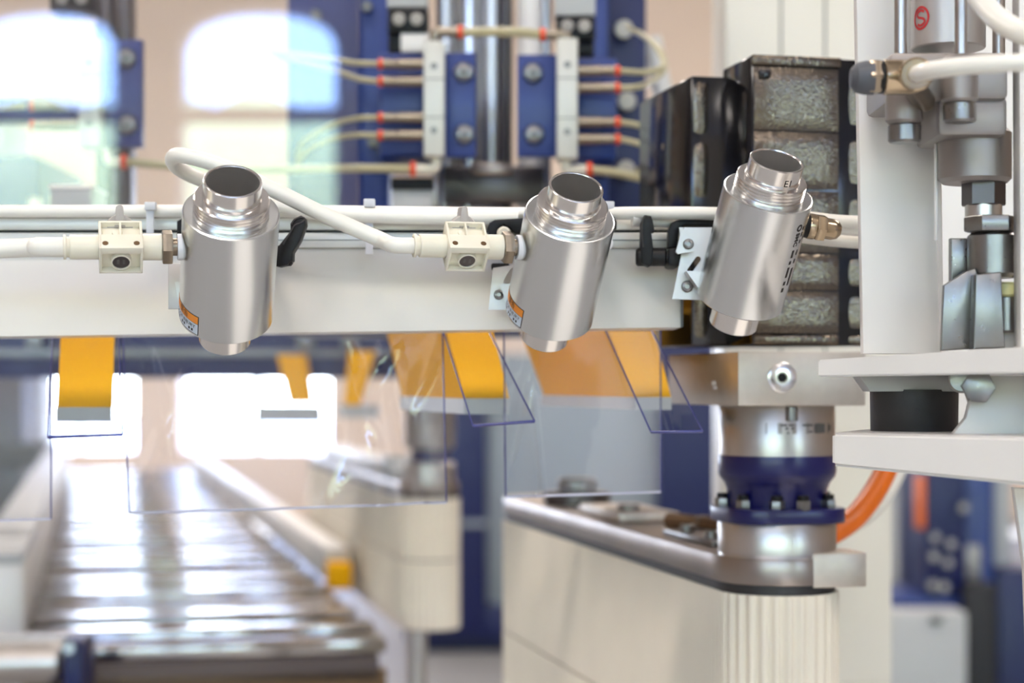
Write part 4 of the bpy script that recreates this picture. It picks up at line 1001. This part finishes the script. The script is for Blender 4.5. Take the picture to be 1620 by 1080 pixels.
knobs(m3, 78, -20, 148, 18, YV + 0.01)
def elbow(t, x, y, xe, ye, w=8):
    b = obj('elbow_body', G().tube([P(x, y + 16, YV - 0.004), P(x, y + 5, YV - 0.004), P(x + (5 if xe > x else -5), y, YV - 0.004), P(xe, ye, YV - 0.004)], S(w, YV), 14, 6), M['brass_dark'], t)
    obj('red_collet', G().cyl(P(xe, ye, YV - 0.004), P(xe + (9 if xe > x else -9), ye, YV - 0.004), S(11, YV), None, 20, 0.0006), M['redring'], b)
elbow(m1, 688, 51, 724, 51); elbow(m2, 897, 55, 863, 55)
def elbow_dn(t, x, y, xe):
    b = obj('lower_elbow', G().tube([P(x, y - 18, YV - 0.004), P(x, y - 6, YV - 0.004), P(x + (5 if xe > x else -5), y, YV - 0.004), P(xe, y, YV - 0.004)], S(8, YV), 14, 6), M['cream'], t)
    obj('red_collet', G().cyl(P(xe, y, YV - 0.004), P(xe + (9 if xe > x else -9), y, YV - 0.004), S(12, YV), None, 20, 0.0006), M['redring'], b)
elbow_dn(m1, 690, 267, 658); elbow_dn(m2, 894, 268, 928); elbow_dn(m3, 170, 256, 192)
def tube(pts, lab, r=4.6, Y=YV - 0.006, n=10): return hose('pneumatic_tube', [P(x, y, Y + dz) for x, y, dz in pts], S(r, YV), M['tube'], lab, 'tube', 'yellowed pneumatic tubes', n)
tube([(730, 51, .002), (790, 50, 0), (820, 51, 0), (860, 55, .002)], 'yellowed tube joining the tops of both valve manifolds', 8)
tube([(655, 267, .002), (560, 266, 0), (420, 268, 0), (300, 264, 0), (198, 256, .002)], 'yellowed tube running level from left manifold to far left manifold', 7)
tube([(934, 268, .002), (980, 274, 0), (1040, 288, 0.02), (1110, 308, 0.08)], 'yellowed tube leaving the foot of the right manifold', 7)
for y, pts, lab in ((101, [(560, 99, .01), (500, 90, .03), (430, 82, .06)], 'topmost yellowed tube left of the left manifold'), (129, [(565, 124, .01), (520, 108, .03), (440, 90, .06)], 'second yellowed tube left of the left manifold'),
                    (186, [(560, 188, .01), (520, 200, .03), (480, 226, .06), (470, 250, .08)], 'third yellowed tube left of the left manifold, bending down'), (214, [(560, 214, .01), (520, 222, .03), (485, 240, .05), (470, 262, .07)], 'lowest yellowed tube left of the left manifold')):
    tube([(598, y, 0)] + pts, lab)
tube([(981, 112, 0), (1020, 114, .0), (1048, 106, .01), (1044, 84, .03), (1020, 58, .06), (992, 44, .1)], 'topmost yellowed tube looping up right of the right manifold')
tube([(981, 139, 0), (1010, 137, .0), (1034, 127, .03), (1052, 106, .05), (1044, 78, .08), (1012, 52, .12)], 'second yellowed tube looping up right of the right manifold')
tube([(981, 193, 0), (1015, 200, .0), (1046, 220, .01), (1050, 246, .03), (1020, 268, .06)], 'third yellowed tube curling down right of the right manifold')
tube([(981, 220, 0), (1010, 227, -.004), (1034, 238, -.004), (1034, 256, .01), (1006, 272, .03)], 'lowest yellowed tube curling down right of the right manifold')
tube([(40, 168, 0), (0, 170, .0), (-80, 176, .02)], 'yellowed tube leaving the far left manifold', 5)
# ------------------------------------------------------------------ blue columns and the steel guide
Yk = 1.66
t = root('blue_column', 'navy machine column carrying the left valve manifold', 'column', P(540, 340, Yk))
zf = 0.0
def floor_post(x0, x1, y0, Y, dep, bev=0.001):
    a = P(x0, y0, Y); b = P(x1, y0, Y); return G().box(((a.x + b.x) / 2, Y + dep / 2, a.z / 2), (b.x - a.x, dep, a.z), None, bev)
obj('column_web', pb(455, -160, 585, 420, Yk + 0.06, 0.04, 0.001), M['blue'], t)
obj('column_flange', pb(572, -160, 616, 420, Yk, 0.05, 0.002), M['blue'], t)
obj('carrier_plate', pb(600, 84, 690, 246, YV + 0.014, 0.15, 0.002), M['blue'], t)
for px, py in ((608, 237), (500, 24), (580, 10), (590, 225)): obj('column_bolt', G().cyl(P(px, py, Yk + 0.062), P(px, py, Yk - 0.012), S(9, Yk), None, 16, 0.001), M['zinc'], t)
t = root('blue_column', 'navy machine column carrying the right valve manifold', 'column', P(980, 340, Yk))
obj('column_web', pb(930, -160, 1022, 420, Yk + 0.05, 0.04, 0.001), M['navy'], t)
obj('column_flange', pb(925, -160, 962, 420, Yk, 0.08, 0.002), M['blue'], t)
obj('carrier_plate', pb(905, 92, 976, 250, YV + 0.014, 0.15, 0.002), M['blue'], t)
for px, py in ((987, 46), (992, 160), (990, 268)): obj('column_bolt', G().cyl(P(px, py, Yk + 0.052), P(px, py, Yk + 0.03), S(15, Yk), None, 20, 0.001), M['alu_warm'], t)
t = root('white_duct', 'white curved duct right of the navy column', 'duct', P(1050, 300, 1.8))
obj('duct_tube', G().tube([P(1030, 60, 1.8), P(1042, 120, 1.8), P(1058, 190, 1.8), P(1066, 300, 1.8), P(1066, 420, 1.8)], S(17, 1.8), 18, 8), M['white'], t)
t = root('steel_guide', 'brushed steel guide column between the two manifolds', 'guide', P(760, 330, 1.72))
obj('guide_body', pb(690, -160, 760, 330, 1.74, 0.06, 0.004), M['alu_cast'], t)
for px, r, Y, m in ((705, 14, 1.72, 'steel'), (742, 12, 1.72, 'alu_shiny'), (778, 22, 1.72, 'steel'), (802, 9, 1.70, 'steel_dark')): obj('guide_rod', G().cyl(P(px, 420, Y), P(px, -160, Y), S(r, Y), None, 28), M[m], t)
obj('guide_foot', pb(700, 262, 862, 322, 1.63, 0.018, 0.003), M['steel_dark'], t)
obj('guide_clamp', pb(745, 258, 812, 276, 1.62, 0.03, 0.002), M['steel_plate'], t)
t = root('white_cylinder', 'white upright cylinder right of the steel guide', 'cylinder', P(835, 170, 1.66))
obj('cylinder_tube', G().cyl(P(838, 420, 1.68), P(838, -160, 1.68), S(20, 1.68), None, 36), M['white'], t)
obj('cylinder_rod', G().cyl(P(862, 420, 1.70), P(862, -160, 1.70), S(10, 1.7), None, 24), M['steel'], t)
t = root('sensor_box', 'pale grey sensor box standing on the rail at the left', 'box', P(110, 330, 1.4))
obj('box_body', pb(78, 294, 146, 352, 1.4, 0.05, 0.002), M['grey'], t); obj('box_lid', pb(77, 292, 147, 299, 1.399, 0.052, 0.001), M['white'], t)
t = root('sensor_box', 'grey green sensor box under the left valve manifold', 'box', P(652, 330, 1.52))
obj('box_body', pb(620, 298, 684, 352, 1.52, 0.05, 0.002), M['grey'], t); obj('box_lid', pb(618, 280, 686, 300, 1.516, 0.05, 0.002), M['black'], t)
obj('box_post', pb(682, 266, 692, 352, 1.53, 0.02, 0.001), M['steel_plate'], t)
t = root('dark_post', 'dark grey twin post left of the far left blue plate', 'post', P(185, 340, 1.56))
for px in (164, 194): obj('post_bar', pb(px - 13, -160, px + 11, 420, 1.58, 0.03, 0.002), M['steel_dark'], t)
t = root('blue_cabinet', 'blue machine cabinet at the left edge before the windows', 'cabinet', P(30, 330, 1.9))
obj('cabinet_body', pb(-160, 246, 60, 430, 1.9, 0.2, 0.004), M['blue'], t)
obj('cabinet_rail', pb(-160, 156, 118, 190, 1.62, 0.03, 0.002), M['blue'], t)
obj('cabinet_knob', pb(44, 312, 60, 330, 1.88, 0.02, 0.002), M['cream'], t)
obj('cabinet_post', pb(-60, 186, 6, 250, 1.95, 0.1, 0.002), M['grey'], t)
# gantry that the columns stand on
t = root('gantry_beam', 'navy gantry beam with silver strip seen under the white rail', 'beam', P(300, 600, 2.6))
obj('gantry_body', pb(-300, 512, 640, 598, 2.6, 0.14, 0.003), M['navy'], t)
obj('gantry_strip', pb(-300, 553, 640, 564, 2.592, 0.01, 0.001), M['zinc'], t)
for px in (40, 470, 540): obj('gantry_clip', pb(px, 522, px + 26, 552, 2.58, 0.03, 0.002), M['zinc'], t)
t = root('gantry_beam', 'navy gantry beam behind the yellow stops and blue columns', 'beam', P(850, 530, 1.62))
obj('gantry_body', pb(440, 405, 1120, 528, 1.60, 0.16, 0.003), M['navy'], t)
t = root('yellow_bracket', 'small yellow bracket far behind the wide clear guard', 'bracket', P(465, 640, 2.5), 'small yellow brackets behind the guard')
obj('bracket_arm', plate([(444, 562), (486, 562), (498, 638), (462, 638)], 2.592, 0.04), M['yellow'], t)
obj('bracket_foot', plate([(412, 640), (510, 640), (510, 668), (412, 668)], 2.592, 0.05), M['grey'], t)
t = root('yellow_bracket', 'pale orange bracket beside the middle yellow stop, far behind', 'bracket', P(570, 640, 2.5), 'small yellow brackets behind the guard')
obj('bracket_arm', plate([(556, 556), (596, 556), (572, 640), (548, 640)], 2.592, 0.04), M['yellow'], t)
obj('bracket_foot', plate([(540, 640), (600, 640), (600, 660), (540, 660)], 2.592, 0.05), M['grey'], t)

# ------------------------------------------------------------------ slatted table at left
t = root('slatted_table', 'long table of polished steel slats running towards the arched windows', 'table', P(330, 1040, 2.2))
TZ = EYE - (1020 - 608) / F * 2.2
TO = P(330, 1020, 2.2); TO.z = TZ
TM = mframe(TO); hwid = S(285, 2.2)
random.seed(3); y = 0.0; i = 0
while y < 4.6:
    wide = (0.10, 0.05, 0.11, 0.055, 0.10)[i % 5] * (1 + y * 0.15); mm = ('slat', 'slat', 'slat_dark', 'slat', 'slat_dark')[i % 5]
    dz = (0.0, 0.006, -0.006, 0.004, -0.004)[i % 5]
    g = G(); g.box((0.0, y + wide / 2, dz - 0.008), (2 * hwid, wide * 0.94, 0.016), TM, 0.002)
    obj('slat', g, M[mm], t); y += wide; i += 1
g = G(); g.box((0, 2.3, -0.032), (2 * hwid - 0.02, 4.6, 0.03), TM); obj('table_bed', g, M['slat_dark'], t)
g = G(); g.box((0, 0.015, -0.05), (2 * hwid, 0.03, 0.03), TM, 0.002); obj('front_apron', g, M['copper'], t)
for x in (-0.2, -0.02, 0.09):
    b = obj('apron_bolt', G().cyl(TM @ V((x, 0.01, -0.068)), TM @ V((x, -0.012, -0.068)), 0.008, None, 16, 0.001), M['zinc'], t)
for x in (-0.17, 0.17):
    g = G(); g.box((x, 0.25, -TZ / 2 - 0.045), (0.03, 0.03, TZ - 0.09), TM); obj('leg', g, M['grey'], t)
    g = G(); g.box((x, 4.2, -TZ / 2 - 0.045), (0.03, 0.03, TZ - 0.09), TM); obj('leg', g, M['grey'], t)
t = root('side_rail', 'white guide rail along the right side of the slatted table', 'rail', TM @ V((hwid, 0.5, 0)), 'white guide rails of the slatted table')
g = G(); g.box((hwid + 0.0225, 2.55, 0.03), (0.04, 3.8, 0.05), TM, 0.004); obj('rail_bar', g, M['white'], t)
g = G(); g.box((hwid + 0.0225, 0.625, 0.015), (0.035, 0.05, 0.04), TM, 0.004); obj('rail_tip', g, M['yellow'], t, label='yellow end piece')
t = root('side_rail', 'tall pale guide wall along the left side of the slatted table', 'rail', TM @ V((-hwid, 0.5, 0)), 'white guide rails of the slatted table')
g = G(); g.box((-hwid - 0.022, 2.3, 0.035), (0.04, 4.4, 0.11), TM, 0.004); obj('rail_bar', g, M['white'], t)
g = G(); g.box((-hwid - 0.032, 2.3, 0.096), (0.06, 4.4, 0.014), TM, 0.003); obj('rail_lip', g, M['grey'], t)
# roller in the corner
t = root('steel_roller', 'steel roller with blue bearing plate in the lower left corner', 'roller', P(50, 1080, 2.0))
obj('roller_body', G().cyl(P(-140, 1052, 2.0), P(100, 1047, 2.0), S(34, 2.0), None, 40, 0.002), M['steel'], t)
obj('bearing_plate', pb(100, 1012, 130, 1110, 1.97, 0.06, 0.003), M['navy'], t)
obj('bearing_bolt', G().cyl(P(108, 1025, 1.975), P(108, 1025, 1.955), S(11, 2), None, 16, 0.001), M['zinc'], t)
obj('bearing_foot', G().box((P(115, 0, 2.0).x, 2.0, P(0, 1110, 1.97).z / 2), (0.05, 0.06, P(0, 1110, 1.97).z)), M['navy'], t)
obj('roller_cover', pb(-140, 1010, 98, 1018, 2.0, 0.04, 0.001), M['grey'], t)

# ------------------------------------------------------------------ cabinets and machines far behind
Yd = 7.0
t = root('navy_cabinet', 'navy framed cabinet with blue grey doors behind the near belt drive', 'cabinet', P(900, 1010, Yd))
obj('door', pb(770, 560, 1046, 960, Yd + 0.02, 0.5, 0.004), M['grey_door'], t)
obj('frame_post', pb(688, 520, 770, 1004, Yd - 0.05, 0.5, 0.01), M['navy'], t)
obj('frame_post', pb(1040, 520, 1200, 1004, Yd - 0.05, 0.5, 0.01), M['navy'], t)
obj('frame_rail', pb(640, 958, 1200, 1012, Yd - 0.04, 0.5, 0.01), M['navy'], t)
obj('frame_strip', pb(700, 824, 772, 832, Yd - 0.06, 0.02), M['grey_door'], t)
obj('cabinet_base', G().box((P(900, 0, Yd).x, Yd + 0.25, P(0, 1012, Yd).z / 2), (1.1, 0.4, max(0.02, P(0, 1012, Yd).z))), M['navy'], t)
Yr = 4.5
def far(name, label, cat, parts, Y, group=None):
    xs = [p[2][0] for p in parts]; t = root(name, label, cat, P((min(xs) + max(p[2][2] for p in parts)) / 2, 1080, Y), group)
    for nm, m, r_, dy, dep in parts: obj(nm, pb(*r_, Y + dy, dep, 0.006), M[m], t)
    return t
zfy = lambda Y: HY + EYE * F / Y
t = far('blue_machine', 'blurred blue machine with dark bellows behind the right white shelf', 'machine', [
    ('body', 'blue', (1520, 620, 1572, zfy(Yr), ), 0.0, 0.4), ('control_block', 'navy', (1462, 690, 1530, 940), -0.05, 0.3), ('post', 'grey', (1572, 620, 1600, zfy(Yr)), 0.1, 0.2),
    ('bellows', 'bellows', (1528, 925, 1578, zfy(Yr)), -0.1, 0.1), ('side_panel', 'navy', (1578, 900, 1640, zfy(Yr)), 0.0, 0.3), ('base_rail', 'blue', (1411, 942, 1530, 968), -0.05, 0.3)], Yr)
for x, y in ((1480, 850), (1505, 860), (1478, 880), (1500, 890), (1476, 925), (1494, 928), (1525, 803)): obj('knob', G().cyl(P(x, y, Yr - 0.05), P(x, y, Yr - 0.08), S(7, Yr), None, 12), M['alu_cast'], t)
obj('slot', pb(1526, 862, 1552, 920, Yr - 0.005, 0.02, 0.002), M['alu_cast'], t)
obj('orange_strip', pb(1452, 752, 1464, 836, Yr - 0.06, 0.04, 0.004), M['orange'], t)
far('white_drawer_cabinet', 'pale cabinet with dark handle below the blue machine rail', 'cabinet', [('body', 'grey', (1408, 968, 1530, zfy(4.2)), 0.0, 0.1), ('handle', 'slot', (1474, 976, 1492, 988), -0.02, 0.03)], 4.2)
far('dark_machine', 'dark grey machine far behind the left clear sheet', 'machine', [('body', 'steel_dark', (-120, 585, 38, zfy(7.6)), 0.0, 0.5), ('hood', 'slot', (-120, 700, 60, 742), -0.05, 0.3)], 7.6)
far('grey_locker', 'tall grey locker behind the orange cable', 'locker', [('body', 'grey', (1395, 560, 1460, zfy(5.6)), 0.0, 0.4), ('shelf_strip', 'slot', (1395, 920, 1470, 945), -0.02, 0.1)], 5.6)
